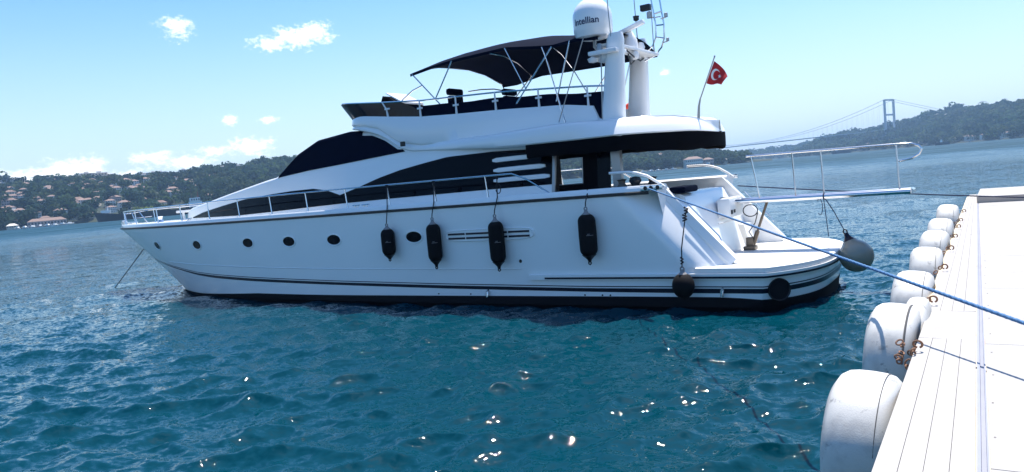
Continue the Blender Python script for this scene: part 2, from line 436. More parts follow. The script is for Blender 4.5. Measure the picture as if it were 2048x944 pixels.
def house_strip(name, samples, lo, hi, off, material, parent, nz=6, sides=(1, -1), smooth=True):
    m = MB()
    for sg in sides:
        rows = []
        for s in samples:
            a, b = lo(s), max(lo(s) + .004, hi(s)); rows.append([(s, sg * (w_house(s, z) + off), z) for z in frange(a, b, nz)])
        m.grid(rows)
        # edge return
        m.grid([[(p[0], p[1], p[2]), (p[0], p[1] - sg * (off + .02), p[2])] for p in [r[-1] for r in rows]])
        m.grid([[(p[0], p[1], p[2]), (p[0], p[1] - sg * (off + .02), p[2])] for p in [r[0] for r in rows]])
    return m.build(name, material, parent)
WT = [(22.7, 2.74), (21.6, 2.90), (20.11, 3.06), (18.56, 3.22), (17.17, 3.29), (15.92, 3.335), (14.94, 3.335), (14.31, 3.24), (13.75, 3.07), (13.4, 3.15), (12.93, 3.26), (12.2, 3.45), (11.4, 3.61), (10.5, 3.73), (9.72, 3.82), (8.25, 3.82), (7.19, 3.77), (6.37, 3.74)]
WB = [(22.69, 2.72), (19.0, 2.70), (17.12, 2.73), (15.21, 2.78), (13.44, 2.82), (11.8, 2.84), (10.1, 2.85), (8.4, 2.86), (6.37, 2.86)]
fore_s = frange(13.75, 22.6, 60); aft_s = frange(8.6, 13.75, 36)
house_strip("window", fore_s, lambda s: tab(WB, s), lambda s: tab(WT, s), .008, dark_glass, house)
house_strip("window", aft_s, lambda s: tab(WB, s), lambda s: tab(WT, s), .008, dark_glass, house)
CL = [(16.68, 3.80), (15.16, 3.91), (13.81, 3.97), (12.57, 4.04), (11.24, 4.11)]
CT = [(16.66, 3.83), (15.7, 4.44), (14.75, 4.76), (13.43, 4.87), (12.9, 4.86), (12.51, 4.80), (12.11, 4.68), (11.72, 4.46), (11.43, 4.27), (11.24, 4.12)]
def cover():
    m = MB()
    for sg in (1, -1):
        rows = []
        for s in frange(11.24, 16.66, 60):
            lo = tab(CL, s); hi = max(lo + .01, min(tab(CT, s), tab(HT, s) - .11)); rows.append([(s, sg * (w_house(s, z) + .018 + .004 * math.sin(s * 3 + z * 5)), z) for z in frange(lo, hi, 8)])
        m.grid(rows)
        for k in (0, -1): m.grid([[r[k], (r[k][0], r[k][1] - sg * .04, r[k][2])] for r in rows])
    rows = []
    for s in frange(12.9, 16.68, 46):
        h = [p for p in house_section(s, .018)[8:]]; rows.append(h + [(x, -y, z) for (x, y, z) in h[:-1][::-1]])
    m.grid(rows)
    m.build("windscreen_cover", navy_canvas, house)
cover()
# side screen that carries the aft window with its three white louvre bars (open saloon behind it)
def side_screen():
    m = MB()
    for sg in (1,):
        rows = []
        for s in frange(6.42, 8.56, 10): rows.append([(s, sg * w_house(s, z), z) for z in frange(2.5, 4.15, 8)])
        m.grid(rows); m.grid([[(p[0], p[1] - sg * .08, p[2]) for p in r] for r in rows])
        m.grid([[rows[0][j], (rows[0][j][0], rows[0][j][1] - sg * .08, rows[0][j][2])] for j in range(8)])
    o = m.build("side_screen", gel, yacht)
    g = MB(); rows = [[(s, w_house(s, z) + .01, z) for z in frange(tab(WB, s), tab(WT, s), 5)] for s in frange(6.47, 8.62, 12)]
    g.grid(rows); w = g.build("window", dark_glass, o)
    for (sa, sb, z, tl, tr) in ((7.1, 8.22, 3.585, 0, 0), (6.65, 8.18, 3.325, 1, 1), (6.52, 8.17, 3.07, 1, 1)):
        q = MB(); path = [(s, w_house(s, z) + .032, z + .004 * math.sin((s - sa) / (sb - sa) * 3.1)) for s in frange(sa, sb, 12)]
        rr_ = []
        for i, p in enumerate(path):
            e = min(i, len(path) - 1 - i); hh = .062 * (1.0 if e > 0 else .55)
            rr_.append([(p[0], p[1] - .015, p[2] - hh), (p[0], p[1] + .018, p[2] - hh * .8), (p[0], p[1] + .022, p[2]), (p[0], p[1] + .018, p[2] + hh * .8), (p[0], p[1] - .015, p[2] + hh)])
        q.grid(rr_); q.f += [tuple(range(5)), tuple(range(5 * (len(path) - 1), 5 * len(path)))]; q.mi += [0, 0]; q.build("louvre", gel, w)
    p = MB(); p.tube([(6.42, w_house(6.4, 2.55) + .01, 2.5), (6.40, w_house(6.4, 3.6) + .01, 3.66)], .05, 10); p.build("corner_post", post_grey, o)
side_screen()
def cockpit_screen():
    t0 = 2.0
    m = MB(); x = lambda z: t0 - .12 * (z - 2.5)
    def plate(s0, s1, z0, z1):
        m.add([(s, x(z) + d, z) for s in (s0, s1) for z in (z0, z1) for d in (0, -.05)], [(0, 1, 3, 2), (4, 6, 7, 5), (0, 4, 5, 1), (2, 3, 7, 6), (0, 2, 6, 4), (1, 5, 7, 3)])
    plate(5.72, 6.36, 2.5, 2.82); plate(5.72, 6.36, 3.44, 3.85); plate(5.0, 5.717, 2.5, 3.85); plate(4.86, 4.998, 3.52, 3.85)
    o = m.build("cockpit_screen", black_canvas, yacht, smooth=False)
    g = MB(); g.add([(s, x(z) + .006, z) for s in (4.98, 5.32) for z in (2.55, 3.5)], [(0, 1, 3, 2)]); g.build("pane", dark_glass, o)
    f = MB(); f.tube([(5.715, x(2.82) + .004, 2.82), (6.36, x(2.82) + .004, 2.82)], .012, 6); f.tube([(5.715, x(2.82) + .004, 2.82), (5.715, x(3.44) + .004, 3.44)], .01, 6); f.build("window_trim", post_grey, o)
    q = MB(); q.bbox(4.70, 4.93, 1.82, 1.98, 2.5, 3.86, .03); q.build("pillar", post_grey, yacht)
    # aft bulkhead of the saloon, dark doors
    b = MB(); b.box(8.42, 8.5, -1.84, 1.84, 2.0, 4.1); b.build("saloon_bulkhead", black_canvas, yacht, smooth=False)
    c = MB(); c.bbox(3.6, 8.42, -2.1, 2.1, 1.45, 1.62, .02); c.build("cockpit_sole", gel_matt, yacht)
cockpit_screen()

# --- flybridge with its overhang
ZL = [(2.0, 3.74), (2.95, 3.74), (3.3, 3.77), (4.1, 3.79), (5.6, 3.80), (6.9, 3.82), (8, 3.86), (9.35, 3.96), (10.96, 4.07), (11.4, 4.2), (11.7, 4.42), (12.1, 4.63), (12.5, 4.76), (13.0, 4.88), (14, 5.02)]
ZC = [(2.0, 3.80), (2.95, 3.80), (3.03, 3.90), (3.15, 4.01), (3.32, 4.09), (3.6, 4.15), (4.0, 4.18), (4.5, 4.21), (6, 4.26), (8.3, 4.22), (10.6, 4.24), (11.4, 4.40), (12.1, 4.85), (12.6, 4.98), (14, 5.12)]
ZK = [(2, 3.9), (4.6, 4.25), (5.28, 4.28), (5.36, 4.62), (6.17, 4.75), (7.9, 4.86), (9.5, 4.93), (10.5, 4.99), (11.6, 5.12), (12.73, 5.27), (13.2, 5.24), (14, 5.2)]
def wo(s):
    k = max(0, min(1, (10.6 - s) / 4.2)); w = 1.945 + .505 * k * k * (3 - 2 * k)
    if s > 12.6: w = 1.945 * max(0, 1 - min(1, (s - 12.6) / 1.3) ** 2.5) ** .5
    if s < 4.45: w = 2.45 * max(0, min(1, (s - 2.95) / 1.5)) ** .455
    return w
def wc(s):
    w = min(1.95, wo(s) - .02)
    return w if s > 11 else min(w, 1.95 - .25 * max(0, min(1, (11 - s) / 4)))
def build_fly():
    m = MB(); rows = []
    S = [2.952, 2.96, 2.975, 3.0, 3.03, 3.07, 3.12, 3.18, 3.25, 3.34, 3.45, 3.6, 3.75] + frange(3.9, 4.58, 6) + [4.6] + frange(4.62, 12.5, 60) + [12.6, 12.8, 13, 13.2, 13.4, 13.55, 13.68, 13.78, 13.85, 13.88]
    for s in S:
        o = max(.02, wo(s)); c = max(.01, min(wc(s), o - .005)); zl, zc, zk = tab(ZL, s), tab(ZC, s), tab(ZK, s); zk = max(zk, zc + .005)
        e = min(.3, o * .5); h = zc - zl; kk = max(0, min(1, (5.6 - s) / 1.2)) * min(1, o / .9); c = min(c, max(.005, o - .14 - .34 * kk)) if s < 6 else c
        fl = min(zk - .01, tab([(2, 3.86), (4.6, 4.22), (11, 4.35), (12, 4.75), (14, 5.1)], s)) if s > 4.6 else zc + .05
        half = [(0, zl + .03), (o - e, zl), (o - .05, zl + .015), (o, zl + .06 * min(1, h / .3)), (o + .01 - .10 * kk, zl + h * (.45 + .05 * kk)), (o - .015 - .22 * kk, zc - .07 + .02 * kk), (o - .05 - .30 * kk, zc - .02 + .01 * kk), (max(c + .02, o - .12 - .32 * kk) if kk == 0 else o - .12 - .32 * kk, zc + .012),
                (c + .03 * min(1, o), zc + .04), (c + .01, (zc + zk) / 2), (c, zk - .03), (c - .02, zk), (max(0, c - .08), zk), (max(0, c - .10), (fl + zk) / 2), (max(0, c - .11), fl), (0, fl)]
        rows.append([(s, y, z) for (y, z) in half] + [(s, -y, z) for (y, z) in half[1:-1][::-1]])
    m.grid(rows, close_v=True)
    n = len(rows[0]); m.f += [tuple(range(n))[::-1], tuple(range((len(rows) - 1) * n, len(rows) * n))]; m.mi += [0, 0]
    return m.build("flybridge", gel, yacht, angle=42)
fly = build_fly()
def valance():
    m = MB()
    S = [2.951, 2.96, 2.98, 3.01, 3.05, 3.1, 3.17, 3.26, 3.37, 3.5, 3.65, 3.8] + frange(4.0, 6.96, 16)
    VB = [(2.0, 3.42), (2.95, 3.41), (3.1, 3.39), (3.3, 3.37), (3.84, 3.40), (4.4, 3.48), (6.2, 3.53), (7, 3.53)]
    rows = []
    for s in S[::-1]:
        w = max(.03, wo(s) - .03); zt = tab(ZL, s) + .03; zb = tab(VB, s) + .012 * math.sin(s * 9)
        rows.append([(s, w, zt), (s, w + .012, (zt + zb) / 2 + .05), (s, w - .01, zb + .02), (s, w - .04, zb), (s, w - .10, zb + .02), (s, max(0, w - .13), zt)])
    rows += [[(p[0], -p[1], p[2]) for p in r] for r in rows[::-1]]
    m.grid(rows)
    v = m.build("awning_valance", black_canvas, fly)
    # dark lining under the overhang
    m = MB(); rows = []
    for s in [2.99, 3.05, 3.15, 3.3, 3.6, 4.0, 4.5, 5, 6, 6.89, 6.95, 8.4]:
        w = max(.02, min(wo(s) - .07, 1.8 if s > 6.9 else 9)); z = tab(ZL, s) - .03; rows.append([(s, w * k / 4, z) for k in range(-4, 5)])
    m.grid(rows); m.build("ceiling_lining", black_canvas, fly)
valance()

RZT = [(13.4, 5.76), (13.2, 5.74), (11.72, 5.55), (10.5, 5.42), (9.3, 5.37), (8.1, 5.32), (6.9, 5.23), (5.55, 5.11), (4.9, 5.03)]
def plan(s, inset=0.0): return max(0, wc(s) - inset)
def fly_ring(f_top=True):
    P = []
    for s in frange(10.6, 12.6, 12) + [12.8, 13, 13.2, 13.4, 13.55, 13.68, 13.78, 13.86]: P.append((s, plan(s, .05)))
    return P
def windscreen():
    m = MB(); rows = []; top = []
    half = fly_ring(); full = half + [(13.9, 0)] + [(s, -t) for (s, t) in half[::-1]]
    for (s, t) in full:
        k = max(0, min(1, (s - 10.8) / 2.2)); zt = tab(RZT, s) - .02; zb = tab(ZK, s) - .02
        zt = zb + (zt - zb) * max(.25, min(1, (s - 10.2) / .9))
        a = (s, t, zb); b = (s + .42 * k, t * (1 + .02 * k), zt); rows.append([a, b]); 
    m.grid(rows)
    m.grid([[(p[0][0] - .012, p[0][1] * .993, p[0][2]), (p[1][0] - .012, p[1][1] * .993, p[1][2])] for p in rows])
    w = m.build("wind_deflector", mat_smoke, fly)
windscreen()
def fly_rail():
    rail = MB(); half = [(13.86, .3), (13.78, .75), (13.6, 1.2), (13.4, 1.5), (13.2, 1.68), (13.0, 1.8)]
    def top(s):
        k = max(0, min(1, (s - 10.8) / 2.2)); return s + .42 * k
    P = []
    for (s, t) in half: P.append((s + .42, t * 1.02, tab(RZT, s)))
    for s in frange(12.7, 4.9, 26): P.append((top(s), plan(s, .05) * 1.01, tab(RZT, s)))
    for sg in (1, -1): rail.tube([(p[0], p[1] * sg, p[2]) for p in P if sg > 0 or p[0] > 6.2], .022, 8)
    rail.tube([(p[0], p[1] * k, p[2]) for p, k in ((P[0], 1), (P[0], -1))], .022, 8)
    o = rail.build("guard_rail", steel, fly)
    for sg in (1, -1):
        for s in (11.71, 10.54, 9.37, 8.16, 6.91, 5.55)[:6 if sg > 0 else 5]:
            q = MB(); t = sg * plan(s, .03); zk = tab(ZK, s); zt = tab(RZT, s); k = .42 * max(0, min(1, (s - 10.8) / 2.2))
            q.tube([(s, t, zk - .03), (s + .2 * k, t, zk + .2), (s + k, t, zt)], [.034, .024, .022], 8)
            q.bbox(s - .10, s + .08, t - .02 + sg * .02, t + .02 + sg * .02, (zk + zt) / 2 - .02, (zk + zt) / 2 + .03, .01)
            q.build("stanchion", white_paint, o)
fly_rail()
def weather_cloth():
    DT = [(11.5, 5.48), (11.0, 5.34), (10.04, 5.25), (7.93, 5.17), (6.47, 5.05), (5.13, 4.92), (4.7, 4.88)]
    m = MB()
    for sg in (1, -1):
        rows = []
        for s in frange(4.75 if sg > 0 else 6.3, 11.6, 50):
            t = plan(s, .06); zb = tab(ZK, s) - .05; zt = tab(DT, s) + .012 * math.sin(s * 4)
            rows.append([(s, sg * t, zb), (s, sg * (t + .008 * math.sin(s * 7)), (zb + zt) / 2), (s, sg * (t - .005), zt), (s, sg * (t - .10), zt), (s, sg * (t - .12), zb)])
        m.grid(rows)
    m.build("weather_cloth", navy_canvas, fly)
weather_cloth()
def fly_furniture():
    # helm console, slanted white wedge standing in for sun glare on glass, two helm seats with dark covers
    m = MB(); m.prism([(11.55, 4.4), (12.5, 4.6), (12.5, 5.30), (12.25, 5.80), (12.0, 5.72), (11.6, 5.45)], 'y', .35, 1.45); c = m.build("helm_console", black_canvas, fly, smooth=False)
    m = MB(); m.prism([(11.58, 5.50), (12.20, 5.86), (12.22, 5.90), (11.58, 5.55)], 'y', .45, 1.35); m.build("console_glare", gel, c, smooth=False)
    for (s, t, w, z) in ((10.15, .75, .42, 5.67), (9.1, -.45, .42, 5.58)):
        e = empty_part("helm_seat", fly)
        q = MB(); q.bbox(s - .05, s + .08, t - .3, t + .3, z - .75, z - .12, .05); q.build("backrest", navy_canvas, e)
        q = MB(); q.bbox(s - .08, s + .09, t - .30, t + .34, z - .11, z + .08, .07); q.build("headrest", navy_canvas, e)
        q = MB(); q.bbox(s - .02, s + .5, t - .3, t + .3, z - .85, z - .70, .05); q.build("seat", navy_canvas, e)
        q = MB(); q.tube([(s + .2, t, 4.3), (s + .2, t, z - .82)], .06, 12); q.build("pedestal", steel, e)
    q = MB(); q.tube([(9.95, .40, 5.66), (9.7, .1, 5.70), (9.4, -.1, 5.68), (9.2, -.2, 5.62)], .018, 8); q.build("grab_rail", steel, fly)
    q = MB(); q.bbox(6.6, 8.4, -1.5, -.8, 4.3, 4.85, .06); q.build("settee", navy_canvas, fly)
    q = MB(); q.tube([(11.8, 1.45, 5.4), (11.45, 1.45, 5.62), (11.1, 1.45, 5.80), (10.7, 1.5, 5.88)], .022, 8); q.build("grab_rail", steel, fly)
def empty_part(name, parent):
    o = bpy.data.objects.new(name, None); COL.objects.link(o); o.parent = parent; o.empty_display_size = .1; return o
fly_furniture()

# --- bimini canopy on stainless bows
bim = empty_part("bimini", yacht)
NE = [(10.85, 6.19), (10.1, 6.28), (9.4, 6.34), (7.7, 6.38), (6.9, 6.27), (6.35, 6.20), (5.7, 6.24), (5.1, 6.18)]
FE = [(10.85, 6.0), (10.16, 6.0), (9.02, 6.14), (6.79, 6.1), (5.1, 6.1)]
CR = [(10.85, 6.50), (10.2, 6.62), (9.4, 6.72), (8, 6.76), (7, 6.70), (6.1, 6.58), (5.1, 6.42)]
def bim_z(s, t):
    e = tab(NE, s) if t > 0 else tab(FE, s); return e + (tab(CR, s) - e) * (1 - abs(t / 1.8) ** 2.3)
def bimini():
    m = MB(); rows = []
    for i, s in enumerate(frange(5.1, 10.85, 44)):
        row = []
        for k in range(-14, 15):
            t = 1.8 * math.sin(k / 14 * math.pi / 2); ds = -.65 * max(0, -t / 1.8) * max(0, (s - 8) / 2.85) + .0
            sag = .03 * math.sin((s - 5.1) * 2 * math.pi / 1.55) * (1 - abs(t / 1.8))
            arch = .10 * max(0, (s - 10) / .85) * (1 - abs(t / 1.8) ** 2)
            row.append((s + ds - arch, t, bim_z(s, t) + sag * .5))
        rows.append(row)
    m.grid(rows); n0 = len(rows)
    m.grid([[(p[0], p[1] * .996, p[2] - .02) for p in r] for r in rows])
    for k in (0, -1): m.grid([[r[k], (r[k][0], r[k][1] * .998, r[k][2] - .07)] for r in rows])
    m.build("canopy", navy_canvas, bim)
    bows = [((9.83, 5.15), (10.78, 6.17)), ((10.06, 5.42), (9.39, 6.32)), ((7.18, 5.25), (7.7, 6.36)), ((7.5, 4.95), (6.35, 6.17)), ((6.03, 4.28), (6.52, 5.9)), ((6.35, 4.85), (5.85, 6.22))]
    for i, (a, b) in enumerate(bows):
        q = MB(); t = 1.8; L_ = [(a[0], t - .02 if i != 4 else 2.0, a[1])]
        if i == 4:
            q.tube([L_[0], (b[0], t, b[1]), (6.62, t, 6.2)], .017, 8); q.build("strut", steel, bim); q = MB(); q.tube([(a[0], -2.0, a[1]), (b[0], -t, b[1])], .017, 8); q.build("strut", steel, bim); continue
        L_ += [(b[0], t - .01, b[1])]
        for k in range(9, -10, -3):
            tt = 1.72 * k / 9; ss = b[0] - .65 * max(0, -tt / 1.8) * max(0, (b[0] - 8) / 2.85); L_.append((ss, tt, bim_z(b[0], tt) - .035))
        L_.append((a[0], -t + .02, a[1] - .12)); q.tube(L_, .018, 8); q.build("bow", steel, bim)
bimini()

# --- radar pylons, dome, aerials
def pylon(sb, st, t, zb, zt, wb, wt_, parent):
    m = MB(); rows = []
    for k in range(15):
        f = k / 14; z = zb + (zt - zb) * f; c = sb + (st - sb) * f; w = wb + (wt_ - wb) * f; d = .19 - .04 * f
        if f > .93: w *= .82; d *= .8
        rows.append([(c + w * .5 * (abs(math.cos(a)) ** .8) * (1 if math.cos(a) > 0 else -1), t + d * (abs(math.sin(a)) ** .8) * (1 if math.sin(a) > 0 else -1), z) for a in [2 * math.pi * i / 24 for i in range(24)]])
    m.grid(rows, close_v=True); m.f.append(tuple(range(14 * 24, 15 * 24))); m.mi.append(0)
    return m.build("radar_pylon", gel, parent)
py1 = pylon(4.97, 4.74, 1.6, 4.1, 6.22, .60, .40, yacht)
py2 = pylon(5.72, 5.52, -1.6, 4.1, 6.55, .66, .46, yacht)
def dome():
    c = (5.35, 1.5); d = empty_part("satellite_dome", yacht)
    prof = [(.01, 6.20), (.30, 6.20), (.42, 6.24), (.45, 6.34), (.455, 6.36), (.462, 6.38), (.468, 6.62)]
    for k in range(1, 12):
        a = math.pi / 2 * k / 11; prof.append((.468 * math.cos(a) + .001, 6.68 + .48 * math.sin(a)))
    MB().lathe(prof, 40, (c[0], c[1], 0)).build("radome", gel, d)
    MB().tube([(c[0] - .02, c[1], 6.2), (c[0], c[1], 6.02), (c[0] - .1, c[1], 5.9), (5.0, 1.55, 5.82)], .04, 10).build("mount", post_grey, d)
    cu = bpy.data.curves.new("lettering", 'FONT'); cu.body = "Intellian"; cu.size = .21; cu.extrude = 0; cu.offset = .004; cu.align_x = 'CENTER'
    to = bpy.data.objects.new("lettering_tmp", cu); COL.objects.link(to); bpy.context.view_layer.update()
    me = bpy.data.meshes.new_from_object(to.evaluated_get(bpy.context.evaluated_depsgraph_get())); bpy.data.objects.remove(to)
    bm = bmesh.new(); bm.from_mesh(me)
    bmesh.ops.subdivide_edges(bm, edges=[e for e in bm.edges if abs(e.verts[0].co.x - e.verts[1].co.x) > .05], cuts=2)
    a0 = R(95)      # the word faces port, a little towards the bow
    for v in bm.verts:
        x, y = v.co.x, v.co.y; a = a0 + x / .472 * -1 * -1 * 1.0 * (-1) * (-1)
        # reading direction runs from the bow to the stern as seen from port
        v.co = Vector((c[0] + .4735 * math.cos(a), c[1] + .4735 * math.sin(a), 6.50 + y))
    bm.to_mesh(me); bm.free(); me.materials.clear(); me.materials.append(letter_blue)
    o = bpy.data.objects.new("lettering", me); COL.objects.link(o); o.parent = d
dome()
def mast_gear():
    # near bracket with searchlight pod, whips
    m = MB(); m.bbox(4.62, 5.35, 1.3, 1.9, 5.76, 5.86, .03); m.tube([(5.35, 1.6, 5.72), (5.1, 1.6, 5.70), (4.8, 1.6, 5.74)], [.05, .12, .08], 12); m.lathe([(.01, 5.60), (.10, 5.62), (.13, 5.70), (.01, 5.76)], 14, (5.28, 1.78, 0)); m.tube([(4.95, 1.25, 5.80), (5.0, .6, 5.92), (5.1, .1, 6.0)], .05, 8); m.build("mast_bracket", white_paint, py1)
    m = MB(); m.lathe([(.01, 0), (.07, 0), (.07, .10), (.05, .16), (.01, .17)], 14, (5.10, 1.75, 5.86)); m.build("horn", post_grey, py1); m = MB(); m.lathe([(.01, 0), (.05, 0), (.05, .12), (.01, .14)], 14, (4.95, 1.45, 5.86)); m.build("horn", post_grey, py1)
    for (s, t, z0, z1, lean, par) in ((4.80, 1.72, 5.84, 8.3, .06, py1), (5.30, -1.0, 6.3, 8.6, .03, py2), (4.98, -1.3, 6.0, 7.3, .0, py2)):
        q = MB(); q.tube([(s, t, z0), (s + .01, t, z0 + .35), (s + lean, t, z1)], [.022, .014, .010], 8); q.build("whip_aerial", post_grey, par)
    q = MB(); q.lathe([(.01, 0), (.03, 0), (.075, .03), (.075, .10), (.085, .11), (.085, .13), (.01, .14)], 16, (5.3, -1.0, 6.93)); q.build("gps_puck", rubber, py2)
    # open array radar on the cross beam
    q = MB(); q.bbox(4.66, 5.62, -.08, .06, 6.50, 6.62, .04); a = q.build("radar_scanner", gel, py2); a.matrix_local = Matrix.Translation((5.14, 0, 6.56)) @ Matrix.Rotation(R(15), 4, 'Y') @ Matrix.Translation((-5.14, 0, -6.56))
    q = MB(); q.lathe([(.01, 6.1), (.2, 6.1), (.19, 6.3), (.13, 6.42), (.08, 6.52), (.01, 6.52)], 18, (5.14, -.1, 0)); q.build("scanner_pedestal", white_paint, py2)
    q = MB(); q.bbox(4.85, 5.35, -1.3, 1.5, 5.98, 6.06, .03); q.build("cross_beam", white_paint, py2)
    # ladder-like light mast leaning aft
    P = [(5.35, 6.0), (5.12, 6.12), (4.95, 6.25), (4.85, 6.45), (4.83, 6.75), (4.86, 7.05), (4.92, 7.5)]; Q = [(5.25, 5.9), (4.95, 6.0), (4.75, 6.18), (4.66, 6.4), (4.64, 6.75), (4.68, 7.1), (4.72, 7.5)]
    q = MB()
    q.tube([(s, -1.15, z) for s, z in P], .022, 8); q.tube([(s, -1.25, z) for s, z in Q], .022, 8)
    for k in (3, 4, 5): q.tube([(P[k][0], -1.15, P[k][1]), (Q[k][0], -1.25, Q[k][1])], .02, 8)
    lm = q.build("light_mast", steel, py2)
    q = MB(); q.bbox(4.95, 5.22, -1.25, -1.1, 7.18, 7.34, .02); q.build("deck_floodlight", rubber, lm)
    for (s, z, r) in ((5.0, 6.98, .075), (4.55, 6.92, .05), (4.55, 6.30, .04)):
        q = MB(); q.lathe([(.01, 0), (r, 0), (r, r * 2), (.01, r * 2.4)], 14, (s, -1.2, z)); q.tube([(s, -1.2, z), (4.7, -1.2, z - .02)], .015, 6); q.build("navigation_light", post_grey, lm)
    for (s, t, z, r) in ((5.45, 0.5, 6.05, .14), (5.2, -.8, 6.2, .16), (4.9, .2, 5.86, .11), (5.1, .9, 5.85, .10)):
        q = MB(); q.lathe([(.01, -r), (r * .7, -r * .8), (r, 0), (r * .8, r * .7), (.01, r)], 14, (s, t, z)); q.build("speaker_pod", white_paint, py2)
    q = MB(); q.tube([(5.3, -1.3, 5.98), (5.1, -.6, 5.83), (4.9, .2, 5.80), (4.8, .9, 5.9)], .02, 6); q.tube([(5.4, -.9, 5.9), (5.2, -.2, 5.72), (4.9, .6, 5.86)], .018, 6); q.build("cable_loom", rubber, py2)
    # stays
    q = MB(); q.tube([(5.42, 1.9, 6.21), (6.20, 2.02, 4.32)], .012, 6); q.build("stay", post_grey, yacht)
    q = MB(); q.tube([(5.03, 1.85, 5.75), (5.05, 2.0, 4.25)], .014, 6); q.build("stay", post_grey, yacht)
    # spotlight on the windscreen corner
    q = MB(); q.bbox(11.03, 11.16, w_house(11.1, 4.28) + .22, w_house(11.1, 4.28) + .30, 4.24, 4.37, .015); q.build("side_light", rubber, fly)
mast_gear()

# --- deck rails
def deck_rail():
    SG = [27.9, 25.99, 23.6, 21.64, 19.74, 17.98, 16.3, 14.63, 12.97, 11.36, 9.74, 8.08]
    inn = lambda s: max(.12, t_hull(s, 2.5) - .12)
    for sg in (1, -1):
        P = [(28.75, .16 * sg, 3.12), (28.5, sg * .32, 3.15)] + [(s, sg * inn(s), 3.2 + .04 * math.sin((s - 7) / 20 * 3.1)) for s in frange(28.0, 7.3, 50)]
        P += [(7.1, sg * 2.63, 3.13), (6.9, sg * 2.63, 3.05), (6.7, sg * 2.62, 2.93), (6.45, sg * 2.60, 2.76), (6.22, sg * 2.58, 2.61)]
        q = MB(); q.tube(P, .02, 8); o = q.build("guard_rail", steel, yacht)
        for s in SG:
            z1 = 3.2 + .04 * math.sin((s - 7) / 20 * 3.1); m = MB(); m.tube([(s - .06, sg * inn(s), 2.62), (s - .05, sg * inn(s), 2.70), (s, sg * inn(s), z1)], [.035, .02, .017], 8); m.build("stanchion", steel, o)
    # pulpit: forward posts, lower bar, anchor roller
    q = MB()
    for sg in (1, -1):
        q.tube([(28.55, sg * .2, 2.66), (28.72, sg * .16, 3.12)], .02, 8); q.tube([(28.1, sg * .45, 2.66), (28.45, sg * .34, 3.14)], .02, 8)
        q.tube([(28.62, sg * .18, 2.9), (28.0, sg * .62, 2.92)], .015, 8)
    q.tube([(28.75, .16, 3.12), (28.8, 0, 3.12), (28.75, -.16, 3.12)], .02, 8); q.build("pulpit", steel, yacht)
    q = MB(); q.bbox(28.2, 29.2, -.09, .09, 2.64, 2.76, .02); q.tube([(29.1, -.1, 2.78), (29.1, .1, 2.78)], .06, 12); q.build("anchor_roller", steel, yacht)
    q = MB(); q.lathe([(.14, 2.64), (.12, 2.70), (.07, 2.76), (.08, 2.84), (.11, 2.88), (.01, 2.9)], 16, (26.4, 0, 0)); q.build("windlass", steel, yacht)
    for (s, k) in ((21.0, 1), (12.55, 1), (12.2, 1)):
        q = MB(); t = inn(s) + .02; q.tube([(s - .14, t, 2.74), (s + .14, t, 2.74)], .018, 8); q.tube([(s - .05, t, 2.66), (s - .05, t, 2.74)], .018, 8); q.tube([(s + .05, t, 2.66), (s + .05, t, 2.74)], .018, 8); q.build("cleat", steel, yacht)
    q = MB(); q.bbox(24.3, 27.0, -1.35, -1.1, 2.95, 3.05, .03); q.tube([(24.9, -1.2, 2.6), (24.9, -1.2, 2.97)], .05, 10); q.tube([(26.6, -1.2, 2.6), (26.6, -1.2, 2.97)], .05, 10); q.build("boarding_plank", white_paint, yacht)
deck_rail()

